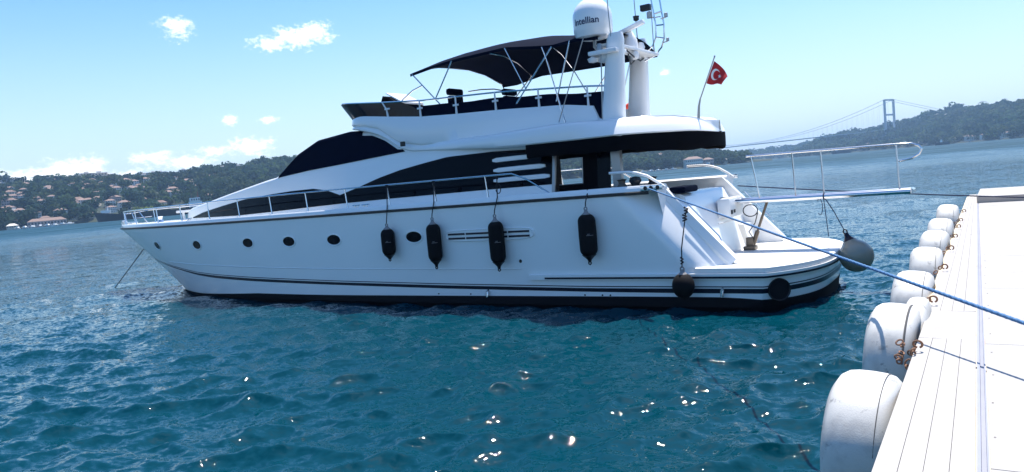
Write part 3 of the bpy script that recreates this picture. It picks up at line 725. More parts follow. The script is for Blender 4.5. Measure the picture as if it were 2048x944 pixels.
# --- stern: bulwark cap, raking wings, transom, bathing platform
def stern():
    d = Vector((.673, 0, .74)).normalized(); nn = Vector((-.74, 0, .673)).normalized()
    for sg in (1, -1):
        m = MB(); rows = []
        sec = [(2.26, -.02), (2.255, .01), (2.235, .03), (2.22, .12), (2.205, .15), (2.02, .165), (2.0, .15), (1.99, -.45), (2.2, -.45)]
        for k in range(9):
            f = k / 8; base = Vector((2.22, 0, .85)) + d * (2.27 * f)
            rows.append([base + nn * h + Vector((0, sg * t, 0)) for (t, h) in sec])
        m.grid(rows, close_v=True); m.f += [tuple(range(9)), tuple(range(72, 81))]; m.mi += [0, 0]
        m.build("stern_wing", gel, yacht)
        m = MB()   # bulwark cap
        rows = []
        for s in frange(3.55, 7.0, 14):
            rows.append([(s, sg * 2.74, 2.552), (s, sg * 2.73, 2.62), (s, sg * 2.69, 2.665), (s, sg * 2.2, 2.67), (s, sg * 2.14, 2.63), (s, sg * 2.13, 1.6), (s, sg * 2.3, 1.6)])
        m.grid(rows); m.f += [tuple(range(7)), tuple(range(7 * 13, 7 * 14))]; m.mi += [0, 0]
        m.build("bulwark", gel, yacht)
        q = MB(); q.tube([(4.75, sg * 2.5, 3.0), (4.28, sg * 2.5, 2.99), (4.08, sg * 2.5, 2.95), (3.85, sg * 2.5, 2.87), (3.6, sg * 2.5, 2.71), (3.47, sg * 2.48, 2.6)], .03, 10); q.build("cockpit_rail", white_paint, yacht)
        q = MB(); q.tube([(3.1, sg * 2.2, 2.2), (2.45, sg * 2.18, 1.46), (2.4, sg * 2.2, 1.36)], .014, 8); q.build("wing_handrail", steel, yacht)
    # transom block with a rounded top, stairs to starboard
    m = MB(); prof = [(2.75, .78), (2.95, 1.45), (3.12, 2.0), (3.22, 2.34), (3.30, 2.40), (3.62, 2.42), (3.7, 2.3), (3.7, .78)]
    m.prism(prof, 'y', -.85, 1.995); tr = m.build("transom", gel, yacht, smooth=True)
    m = MB(); m.prism([(2.75, .78), (2.92, 1.4), (3.1, 1.42), (3.25, 2.02), (3.42, 2.05), (3.6, 2.36), (3.8, 2.38), (3.8, .78)], 'y', -1.995, -1.25); m.build("boarding_steps", gel, yacht, smooth=False)
    m = MB(); m.prism([(3.35, 1.0), (3.42, 2.3), (3.7, 2.32), (3.7, 1.0)], 'y', -1.248, -.852); m.build("step_gap_infill", navy_canvas, yacht, smooth=False)  # dark navy block filling the dark gap between transom and steps
    m = MB(); m.bbox(2.74, 3.05, -.75, .35, 1.70, 2.16, .05); g = m.build("gangway_locker", gel, yacht)
    q = MB(); q.tube([(2.86, .9, 1.62), (2.90, -.5, 1.60)], .012, 6); q.build("seam", grey_gel, g)
    m = MB(); m.bbox(2.72, 2.76, .18, .30, 1.78, 1.88, .01); m.bbox(2.72, 2.76, -.02, .08, 1.80, 1.88, .01); m.build("socket", rubber, g)
    # dark sunpad cushion on the transom
    q = MB(); q.bbox(3.15, 3.55, 1.25, 2.1, 2.42, 2.57, .06); q.build("sunpad", navy_canvas, yacht)
    # platform top sheet with hatch edge lines
    m = MB(); rows = []
    Pp = [(s, t) for (s, t) in side_path(.80) if s < 3.0]
    n = len(Pp)
    top = [(s, t, .852) for s, t in Pp]; m.add(top, [tuple(range(n))]); inner = off_out(Pp, .02)
    m.grid([[(a[0], a[1], .852), (b[0], b[1], .835), (b[0], b[1], .74)] for a, b in zip(Pp, off_out(Pp, .03))])
    pl = m.build("bathing_platform", gel_matt, yacht, smooth=False)
    m = MB()
    Li = off_out([(s, t) for (s, t) in side_path(.80) if s < 2.4], -.22)
    m.grid([[(a[0], a[1], .857), (b[0], b[1], .857)] for a, b in zip(Li, off_out(Li, -.022))])
    for t in (-1.4, .0, 1.3): m.box(.75 + .3 * abs(t / 2.4) ** 2, 2.7, t, t + .018, .853, .858)
    m.build("deck_seams", grey_gel, pl, smooth=False)
    # fairlead box and capstans at the port quarter
    for sg in (1, -1):
        q = MB(); q.bbox(3.42, 3.92, *sorted((sg * 2.72, sg * 2.765)), 2.555, 2.665, .012); fl = q.build("fairlead", steel, yacht)
        q = MB()
        for s in (3.52, 3.67, 3.80): q.lathe([(.001, .0), (.045, .0), (.05, -.01)], 14, (s, sg * 2.768, 2.61), 'y')
        q.build("fairlead_mouth", rubber, fl)
    for (s, t) in ((4.2, 2.35), (4.55, 2.3), (3.9, 2.1)):
        q = MB(); q.lathe([(.12, 2.66), (.10, 2.70), (.075, 2.74), (.085, 2.80), (.12, 2.83), (.01, 2.85)] if s != 4.2 else [(.11, 2.66), (.09, 2.70), (.12, 2.74), (.14, 2.79), (.11, 2.86), (.01, 2.88)], 18, (s, t, 0)); q.build("capstan", rubber if s != 4.55 else steel_dark, yacht)
stern()

# --- gangway
def gangway():
    g = empty_part("gangway", yacht)
    t0, t1 = -.58, -.12
    m = MB(); m.bbox(-.98, 2.75, t0, t1, 2.01, 2.07, .015); m.build("walkway", mat("teak_grating", (0.30, 0.20, 0.12), 0.6, var=.25, vscale=8, stretch=(3, 30, 1)), g)
    m = MB()
    for t in (t0 - .03, t1 + .03): m.tube([(-1.0, t, 2.05), (2.8, t, 2.05)], .055, 14)
    m.tube([(-1.0, t0, 2.05), (-1.0, t1, 2.05)], .06, 12); m.build("side_rail", steel, g)
    m = MB(); m.tube([(2.75, -.35, 2.04), (3.1, -.35, 2.03), (3.3, -.35, 2.03)], [.12, .14, .12], 14); m.build("hinge", steel_dark, g)
    m = MB(); m.tube([(2.55, t0, 3.11), (1.3, t0, 3.10), (.0, t0, 3.08), (-.75, t0, 3.07), (-1.0, t0, 3.06), (-1.15, t0, 3.0), (-1.2, t0, 2.92), (-1.15, t0, 2.82), (-1.0, t0, 2.74), (-.76, t0, 2.70)], .026, 10); m.build("handrail", steel, g)
    for s in (2.28, 1.45, .82, -.74):
        m = MB(); m.tube([(s, t0, 2.08), (s + (.16 if s > 2 else .03), t0, 3.09)], .018, 8); m.build("stanchion", steel, g)
    m = MB(); m.tube([(2.5, -.35, .85), (2.33, -.35, 1.3)], .055, 12); m.tube([(2.33, -.35, 1.3), (2.06, -.35, 2.0)], .032, 12); m.bbox(2.38, 2.66, -.5, -.2, .853, .95, .02); m.bbox(2.42, 2.60, -.45, -.25, .95, 1.16, .02); m.build("lifting_ram", steel_dark, g)
    m = MB(); m.tube([(2.40, -.28, 1.1), (2.5, -.22, 1.3), (2.35, -.24, 1.5), (2.28, -.28, 1.75)], .012, 6)
    m.tube([(2.4 + .17 * math.cos(a), -.1, 1.82 + .14 * math.sin(a)) for a in frange(0, 6.28, 20)], .013, 6, caps=False); m.build("hydraulic_hose", rubber, g)
gangway()

# ------------------------------------------------------------------ things hung on or lying against the yacht
def fender(s, ztop, zbot, r, rope_z, rope_s, label, knot=False):
    t = Bm(1.6) + r + .02
    e = empty("fender", label, "fender", W(s, t, zbot), RZ, "black fenders along the port side")
    h = ztop - zbot; prof = []
    k = h
    bt, tp = zbot + .17 * h / 1.25, ztop - .10 * h / 1.25
    prof = [(.03, bt - .05)] + [(r * math.sin(a) ** .75, bt + .17 * (1 - math.cos(a))) for a in frange(.25, math.pi / 2, 7)] + [(r * 1.02, (bt + tp) / 2)] + [(r * math.cos(a) ** .8, tp - .17 + .17 * math.sin(a)) for a in frange(0, math.pi / 2 - .2, 7)]
    o = MB().lathe([(a, b - zbot) for a, b in prof], 28).build("body", fender_cloth, e)
    q = MB(); q.lathe([(.105, tp - zbot - .05), (.10, tp - zbot - .01), (.05, tp - zbot + .035), (.03, ztop - zbot)], 16); q.tube([(-.03, 0, ztop - zbot - .01), (-.035, 0, ztop - zbot + .03), (0, 0, ztop - zbot + .06), (.035, 0, ztop - zbot + .03), (.03, 0, ztop - zbot - .01)], .016, 8); q.build("eye_end", fender_grey, e)
    q = MB(); q.lathe([(r * .83, bt - zbot + .035), (r * .55, bt - zbot - .015), (.05, bt - zbot - .075), (.03, .03)], 18); q.tube([(-.03, 0, .04), (-.03, 0, .0), (0, 0, -.02), (.03, 0, .0), (.03, 0, .04)], .016, 8); q.build("eye_end", rubber, e)
    # pale woven mark on the sleeve
    q = MB(); zz = (bt + tp) / 2 - zbot
    for (a0, a1, dz) in ((1.9, 2.7, 0), (2.0, 2.3, .03)): q.grid([[((r * 1.02 + .004) * math.cos(a), (r * 1.02 + .004) * math.sin(a), zz + dz + o_) for o_ in (0, .010)] for a in frange(a0, a1, 8)])
    q.build("sleeve_mark", fender_grey, e)
    q = MB(); dy = -(t - 2.66); zt = rope_z - zbot
    q.tube([(0, 0, h + .05), (0, -.02, h + .15), (rope_s - s, dy + .06 if rope_z > 2.9 else dy + .1, min(zt - .1, 2.66 - zbot)), (rope_s - s, dy if rope_z > 2.9 else dy - .03, zt)], .013, 6)
    q.tube([(rope_s - s + .03 * math.cos(a), dy + .03 * math.sin(a * 2), zt - .02 + .035 * math.sin(a)) for a in frange(0, 12, 26)], .016, 6)
    if knot: q.tube([(rope_s - s - .05 + .07 * math.cos(a), dy + .06, zt - .28 + .12 * math.sin(a)) for a in frange(0, 6.1, 16)], .012, 6)
    q.build("lanyard", rope_black, e)
fender(11.25, 2.13, 1.19, .185, 3.2, 11.33, "black cylinder fender on the bow side of the aftmost oval porthole, the shortest one")
fender(9.66, 2.22, .96, .185, 3.19, 9.70, "black cylinder fender hanging between the oval porthole and the louvred engine vent")
fender(7.70, 2.20, .88, .19, 3.15, 7.70, "black cylinder fender hanging in front of the louvred engine vent", True)
fender(5.20, 2.24, 1.01, .20, 2.66, 5.22, "black cylinder fender below the dark cockpit screen, closest to the stern", True)
def ball_fender():
    e = empty("ball_fender", "black ball fender hanging on a long rope at the port quarter, by the rubbing rail", "fender", W(3.02, 2.98, .0), RZ)
    r = .235; c = .52
    MB().lathe([(.03, c - r * 1.22)] + [(r * math.sin(a), c - r * 1.15 * math.cos(a)) for a in frange(.2, 2.8, 16)], 26).build("body", fender_cloth, e)
    q = MB(); q.lathe([(.10, c + r * 1.04), (.09, c + r * 1.1), (.045, c + r * 1.25), (.03, c + r * 1.45)], 14); q.tube([(-.035, 0, c + .30), (-.04, 0, c + .37), (0, 0, c + .42), (.04, 0, c + .37), (.035, 0, c + .30)], .016, 8); q.build("eye_end", fender_grey, e)
    q = MB(); q.tube([(0, 0, c + .38), (0, -.05, 1.3), (.0, -.42, 1.98), (.02, -.66, 2.1)], .013, 6)
    for (z, y, rr2) in ((2.0, -.47, .035), (1.85, -.36, .04), (.98, -.02, .025)): q.tube([(rr2 * math.cos(a), y + rr2 * math.sin(a), z + .01 * a) for a in frange(0, 14, 30)], .015, 6)
    q.build("lanyard", rope_black, e)
    e = empty("ball_fender", "grey ball fender with a navy neck hanging off the end of the bathing platform", "fender", W(.12, 0, .0), RZ)
    r = .36; c = .70; ax = Vector((.25, .55, 1)).normalized()
    b = MB().lathe([(.02, -r)] + [(r * math.sin(a), -r * math.cos(a)) for a in frange(.1, 2.55, 20)] + [(.15, .36)], 32).build("body", ball_grey, e)
    b.location = (0, 0, c); b.rotation_euler = (R(8), R(22), 0)
    n_ = MB().lathe([(.16, .345), (.11, .40), (.06, .47), (.045, .55), (.01, .56)], 18).tube([(-.03, 0, .54), (-.04, 0, .60), (0, 0, .64), (.04, 0, .60), (.03, 0, .54)], .018, 8).build("neck", navy_stripe, e)
    n_.location = (0, 0, c); n_.rotation_euler = (R(8), R(22), 0)
    q = MB(); q.tube([(.24, -.09, 1.28), (.45, -.2, 1.7), (.62, -.2, 2.0)], .010, 6); q.tube([(.55, .0, 1.15), (.60, -.1, 1.6), (.64, -.15, 2.0)], .009, 6); q.tube([(.72 + .06 * math.cos(a), -.1, 1.82 + .18 * math.sin(a)) for a in frange(.8, 5.4, 14)], .008, 6)
    q.tube([(.62, -.09 + .07 * math.cos(a), 2.05 + .07 * math.sin(a)) for a in frange(0, 12.5, 30)], .012, 6); q.build("lanyard", rope_navy, e)
ball_fender()
FLAGPTS = ((2.795, 5.345), (3.01, 4.87), (2.50, 4.95), (2.66, 4.78))
def ensign():
    e = empty("ensign", "small red flag with white crescent and star on a raked staff at the stern", "flag", W(3.26, .6, 4.08), RZ)
    q = MB(); q.tube([(.0, 0, .0), (-.03, 0, .28), (-.075, 0, .46)], [.035, .026, .018], 10); q.tube([(-.07, 0, .44), (-.48, 0, 1.36)], .015, 8); q.lathe([(.02, 1.35), (.022, 1.37), (.01, 1.39)], 10, (-.48, 0, 0)); q.build("staff", post_grey, e)
    H1, H2, F1, F2 = [Vector((a - 3.26, 0, b - 4.08)) for a, b in FLAGPTS]
    def pt(u, v):
        p = (H1 * (1 - v) + H2 * v) * (1 - u) + (F1 * (1 - v) + F2 * v) * u
        p.z += .05 * math.sin(u * math.pi) * (1 - v) - .02 * math.sin(u * 6) * v; p.y = .045 * math.sin(u * 7 + v * 2) * (.3 + u)
        return p
    MB().grid([[pt(i / 20, j / 12) for j in range(13)] for i in range(21)]).build("cloth", flag_red, e)
    m = MB()
    for sg in (1, -1):
        def sp(x, y):
            p = pt(x, y); q_ = p + Vector((0, sg * .006, 0)); return q_
        cu, cv, r_ = .36, .50, .27
        outer = [(cu + r_ * .95 * math.cos(a), cv + r_ * math.sin(a)) for a in frange(R(42), R(318), 26)]; inner = [(cu + .075 + r_ * .75 * math.cos(a), cv + r_ * .8 * math.sin(a)) for a in frange(R(52), R(308), 26)]
        m.grid([[sp(*a), sp(*b)] for a, b in zip(outer, inner)])
        star = [(cu + .26 + (.125 if k % 2 == 0 else .05) * math.cos(R(180 + 36 * k)), cv + (.125 if k % 2 == 0 else .05) * 1.05 * math.sin(R(180 + 36 * k))) for k in range(10)]
        m.add([sp(*p) for p in star] + [sp(cu + .26, cv)], [(k, (k + 1) % 10, 10) for k in range(10)])
    m.build("crescent_and_star", flag_white, e, smooth=False)
ensign()
def lifebuoy():
    o = MB().lathe([(.30 + .075 * math.cos(a), .075 * math.sin(a)) for a in frange(0, 2 * math.pi, 13)[:-1]], 32, (0, 0, 0), 'y', closed=True).build("lifebuoy", orange_red)
    o.location = W(6.02, -2.0, 4.58); o.rotation_euler = (R(8), 0, RZ + R(20)); tag(o, "orange red lifebuoy propped behind the white radar pylons on the flybridge", "lifebuoy")
lifebuoy()
def sag(a, b, d, n=24): return [Vector(a).lerp(Vector(b), k / (n - 1)) - Vector((0, 0, d * 4 * (k / (n - 1)) * (1 - k / (n - 1)))) for k in range(n)]
def twisted_rope(name, path, r, m, label):
    # three-strand laid rope
    P = [Vector(p) for p in path]; L = [0]
    for i in range(1, len(P)): L.append(L[-1] + (P[i] - P[i - 1]).length)
    n = int(L[-1] / (r * 2.0)); q = MB(); rows = []
    for k in range(n + 1):
        s = L[-1] * k / n; i = max(1, int(np.searchsorted(L, s))); i = min(i, len(P) - 1); f = (s - L[i - 1]) / max(1e-6, L[i] - L[i - 1]); p = P[i - 1].lerp(P[i], f); t = (P[i] - P[i - 1]).normalized()
        a = t.cross(Vector((0, 0, 1))).normalized(); b = t.cross(a); ph = s / (r * 14) * 2 * math.pi
        rows.append([p + (a * math.cos(w + ph) + b * math.sin(w + ph)) * r * (1 + .09 * math.cos(3 * w)) for w in [2 * math.pi * j / 12 for j in range(12)]])
    q.grid(rows, close_v=True); return tag(q.build(name, m, angle=80), label, "rope")
RA = W(3.72, 2.79, 2.60); RB = Vector((3.35, 4.92, 1.76))
RD = (RB - RA); RE = RA + RD * 1.22
twisted_rope("mooring_line", [RA + (RE - RA) * (k / 30) for k in range(31)], .0145, rope_blue, "thick blue mooring rope running from the port quarter across the quay")
twisted_rope("mooring_line", sag(W(3.4, -2.6, 2.35), W(-4.2, -3.95, 1.425), .04, 30), .016, rope_navy, "thin dark mooring rope passing behind the gangway to the far quay end")
def anchor_chain():
    q = MB(); a = Vector(W(27.75, 0, 1.66)); b = Vector(W(30.75, 0, -.25)); n = 70; d = (b - a).normalized(); x = d.cross(Vector((0, 0, 1))).normalized(); y = d.cross(x)
    for k in range(n):
        c = a.lerp(b, (k + .5) / n); u = x if k % 2 else y
        q.tube([c + d * .034 * math.cos(w) + u * .018 * math.sin(w) for w in frange(0, 2 * math.pi, 9)], .0085, 5, caps=False)
    tag(q.build("anchor_chain", chain_dark), "dark anchor chain slanting from the bow into the water", "chain")
anchor_chain()

# ------------------------------------------------------------------ quay
def edge(t): return -1.885 - .0130 * t
def groove(t): return -2.18 - .0245 * t
QZ = 1.40
quay_wood = mat("white_painted_boards", (0.37, 0.35, 0.325), 0.65, var=.12, vscale=5, bump=.25, bscale=40, stains=[((0.25, 0.215, 0.18), 2.3, .54, .78, .6), ((0.20, 0.17, 0.145), 26, .60, .75, .45)])
quay_slab = mat("white_painted_slab", (0.35, 0.335, 0.315), 0.7, var=.10, vscale=1.2, bump=.2, bscale=55, stains=[((0.26, 0.235, 0.205), 1.6, .54, .80, .55), ((0.17, 0.15, 0.13), 34, .64, .74, .5)])
quay_face = mat("stained_quay_face", (0.62, 0.55, 0.45), 0.75, var=.15, vscale=2, bump=.3, bscale=12, stains=[((0.40, 0.17, 0.06), 1.3, .52, .72, .8), ((0.08, 0.09, 0.07), .8, .6, .8, .7)])
rubstrip = mat("cream_timber", (0.66, 0.57, 0.42), 0.7, var=.12, vscale=4, stains=[((0.42, 0.18, 0.06), 2.2, .56, .72, .8)])
channel = mat("grey_channel", (0.28, 0.285, 0.33), 0.5, var=.15)
taupe = mat("taupe_concrete", (0.42, 0.37, 0.33), 0.8, var=.15, vscale=3, bump=.2)
rust = mat("rusty_iron", (0.24, 0.125, 0.075), 0.85, var=.5, vscale=22, bump=.5, bscale=60)
def wq(vs): return [W(*v) for v in vs]
def quay():
    T0, T1 = -8.4, 24.0
    m = MB()   # body
    vs = []
    for t in (T0, T1):
        vs += [W(edge(t) - .004, t, QZ - .03), W(edge(t) - .004, t, -1.5), W(-22, t, -1.5), W(-22, t, QZ - .03)]
    m.add(vs, [(0, 1, 5, 4), (1, 2, 6, 5), (2, 3, 7, 6), (3, 0, 4, 7), (0, 3, 2, 1), (4, 5, 6, 7)])
    tag(m.build("quay_body", quay_face, smooth=False), kind='structure')
    b = MB(); g = .0014   # boards of the coping: long boards along the edge, cross board at t=10.9
    segs = [(T0, -3.2), (-3.2, 2.9), (2.9, 9.72), (9.724, 10.9), (10.9, 17.0), (17.0, T1)]
    for si, (ta, tb) in enumerate(segs):
        nb = 4 if si != 3 else 1
        for k in range(nb):
            def pos(t, f): return edge(t) + .03 * 0 + (groove(t) + .012 - edge(t)) * f
            f0, f1 = k / nb, (k + 1) / nb; vs = []
            for (t, dt) in ((ta, g), (tb, -g)):
                for f, df in ((f0, -g), (f1, g)):
                    s = pos(t + dt, f) + (df if not (f in (0,) ) else .0); dz = rnd.uniform(-.0015, .0015)
                    vs += [W(s, t + dt, QZ + dz), W(s, t + dt, QZ - .028)]
            b.add(vs, [(0, 2, 6, 4), (1, 5, 7, 3), (0, 4, 5, 1), (2, 3, 7, 6), (0, 1, 3, 2), (4, 6, 7, 5)])
    tag(b.build("quay_boards", quay_wood, smooth=False), kind='structure')
    c = MB()   # grey channel let into the deck
    def gw(t): return .036 + .0006 * max(0, t + 6)
    rows = []
    for t in frange(T0, T1, 40):
        s = groove(t); w = gw(t)
        rows.append([W(s + .006, t, QZ - .02), W(s + .006, t, QZ + .006), W(s - w * .25, t, QZ + .006), W(s - w * .3, t, QZ - .012), W(s - w * .75, t, QZ - .012), W(s - w * .8, t, QZ + .010), W(s - w, t, QZ + .010), W(s - w, t, QZ - .02)])
    c.grid(rows); tag(c.build("quay_channel", channel), kind='structure')
    q = MB()   # slab panels behind the channel
    ts = [T0, -4.62, -1.5, 1.8, 5.75, 8.4, 11.04, 13.7, 16.3, 19, 21.5, T1]
    for i in range(len(ts) - 1):
        ta, tb = ts[i] + .004, ts[i + 1] - .004
        for (sa, sb) in ((None, -6.0), (-6.008, -12), (-12.008, -22)):
            vs = []
            for t in (ta, tb):
                s0 = groove(t) - gw(t) - .004 if sa is None else sa
                vs += [W(s0, t, QZ), W(s0, t, QZ - .029), W(sb, t, QZ), W(sb, t, QZ - .029)]
            q.add(vs, [(0, 2, 6, 4), (1, 5, 7, 3), (0, 4, 5, 1), (2, 3, 7, 6), (0, 1, 3, 2), (4, 6, 7, 5)])
    tag(q.build("quay_slab", quay_slab, smooth=False), kind='structure')
    q = MB(); g_ = random.Random(3)
    for t in frange(-4, 14.5, 30):
        s = groove(t) - gw(t) - .03 - g_.choice([0, .012]); p = W(s, t + g_.uniform(-.03, .03), QZ + .001); q.lathe([(.006, .002), (.0055, 0), (.001, .0025)], 8, p)
    tag(q.build("quay_screws", taupe), kind='structure')
    u = MB(); vs = []
    for t in (T0 + .05, -4.68):
        for s in (-2.06, -22): vs += [W(s, t, QZ + .002), W(s, t, QZ + .16)]
    u.add(vs, [(0, 1, 3, 2), (4, 6, 7, 5), (0, 4, 5, 1), (2, 3, 7, 6), (0, 2, 6, 4), (1, 5, 7, 3)]); u.mi[-1] = 1
    tag(u.build("quay_step", [taupe, quay_slab], smooth=False), kind='structure')
    r = MB()
    for (ta, tb) in ((-8.3, -2.2), (-2.17, 3.4), (3.43, 7.4), (7.43, 9.4)):
        r.tube([W(edge(t) + .035, t, QZ - .09) for t in (ta, tb)], .04, 12)
    tag(r.build("quay_rubbing_strip", rubstrip), kind='structure')
quay()

tyre_white = mat("white_painted_tyre", (0.60, 0.58, 0.54), 0.5, var=.10, vscale=6, bump=.10, bscale=110, stains=[((0.16, 0.155, 0.15), 9.0, .60, .68, .75), ((0.30, 0.29, 0.28), 2.6, .54, .70, .55), ((0.55, 0.42, 0.26), 1.6, .60, .85, .45)])
tyre_line = mat("cracked_rubber", (0.10, 0.095, 0.09), 0.8, var=.4, vscale=30)
rust_wet = rust
TY = [(12.45, 1.50, 1.0, .40), (10.25, 1.56, 1.06, .40), (8.25, 1.57, 1.0, .39), (6.2, 1.60, .95, .38), (4.35, 1.64, .92, .37), (2.6, 1.68, .92, .37), (-.3, 1.72, .95, .38)]
TYL = ["nearest and largest white painted tyre, its top level with the quay boards", "second nearest white painted tyre, cracked seam on its quay side and an inner tyre behind",
       "white painted tyre hanging just under where the blue rope crosses the quay edge", "white painted tyre hanging just beyond the blue rope, fourth from the camera",
       "middle white painted tyre of the far cluster, fifth from the camera", "white painted tyre second from the far quay end, sixth from the camera", "farthest white painted tyre, small and alone by the far quay end"]
def tyre_mesh(k, D, w):
    r0 = D / 2; seed = random.Random(k)
    prof = [(r0 * .50, -w * .36), (r0 * .56, -w * .47), (r0 * .74, -w * .52), (r0 * .90, -w * .47), (r0 * .965, -w * .38), (r0 * .992, -w * .24), (r0, -w * .02), (r0 * .995, w * .18), (r0 * .975, w * .32), (r0 * .92, w * .43), (r0 * .80, w * .52), (r0 * .56, w * .47), (r0 * .50, w * .36), (r0 * .60, w * .28), (r0 * .85, w * .25), (r0 * .85, -w * .25), (r0 * .60, -w * .28)]
    m = MB(); rows = []
    n = 72
    for j in range(n):
        a = 2 * math.pi * j / n; wob = 1 + .006 * math.sin(3 * a + k) + .004 * math.sin(7 * a + 2 * k)
        # the outer skin sags a little at the bottom where it is squeezed
        rows.append([(h, r * wob * math.cos(a), r * wob * math.sin(a)) for (r, h) in prof])
    m.grid(rows, close_u=True, close_v=True); return m
for k, (t, zt, D, w) in enumerate(TY):
    s = edge(t) + w * .5 + .06
    if k == 0: s -= .03
    e = empty("tyre_fender", TYL[k], "tyre", W(s, t, zt - D), RZ, "white painted tyres hung along the quay")
    o = tyre_mesh(k, D, w).build("tyre", tyre_white, e, angle=60); o.location = (0, 0, D / 2); o.rotation_euler = (0, R(-4), R(rnd.uniform(-3, 3)))
    q = MB()
    sg = random.Random(40 + k)
    q.tube([(-w * .30, D / 2 * .984 * math.cos(a), D / 2 * .984 * math.sin(a)) for a in frange(.2, 3.0, 40)], .003 if k != 1 else .009, 5)
    c_ = q.build("seam", tyre_line, e); c_.location = (0, 0, D / 2); c_.rotation_euler = o.rotation_euler
    if k == 1:
        o2 = tyre_mesh(9, D * .96, w * .5).build("inner_tyre", tyre_white, e, angle=60); o2.location = (-.18, -.34, D / 2 + .02)
def shackles():
    CH = [(11.4, .07, 1), (9.45, .075, 0), (7.15, .07, 0), (5.2, .07, 0), (3.55, .065, 0), (1.9, .065, 0), (.6, .065, 0), (-1.6, .07, 0)]
    LB = ["big rusty knot of chain between the two nearest white tyres", "rusty hook and chain just behind the second nearest white tyre", "rusty shackle beside the blue rope at the quay edge", "rusty eye on the quay edge beyond the blue rope",
          "small rusty eye beside the fifth white tyre", "small rusty ring near the sixth white tyre", "tiny rusty ring past the sixth white tyre", "tiny rusty shackle at the far quay end"]
    for k, (t, r, big) in enumerate(CH):
        e = empty("shackle", LB[k], "shackle", W(edge(t) - .03, t, QZ), RZ, "rusty chain shackles on the quay edge")
        q = MB(); q.tube([(r * .45 * math.cos(a), .02 * math.sin(a), .03 + r * .45 * (1 + math.sin(a))) for a in frange(-1.3, 4.3, 16)], r * .13, 8); q.build("eye_bolt", rust, e)
        q = MB(); rg = random.Random(k); n = 4 if not big else 11
        for i in range(n):
            f = i / n
            c = Vector((.05 + .20 * f, rg.uniform(-.03, .03) + .12 * f, .05 - .22 * f)) if not big else Vector((rg.uniform(-.02, .16), rg.uniform(-.12, .12), rg.uniform(-.12, .08)))
            u = Vector((rg.uniform(-1, 1), rg.uniform(-1, 1), rg.uniform(-1, 1))).normalized(); v = u.cross(Vector((0, 1, .3))).normalized(); a_, b_ = r * .42, r * .26
            q.tube([c + u * a_ * math.cos(w) + v * b_ * math.sin(w) for w in frange(0, 2 * math.pi, 13)], r * .10, 7, caps=False)
        q.build("chain", rust, e)
shackles()

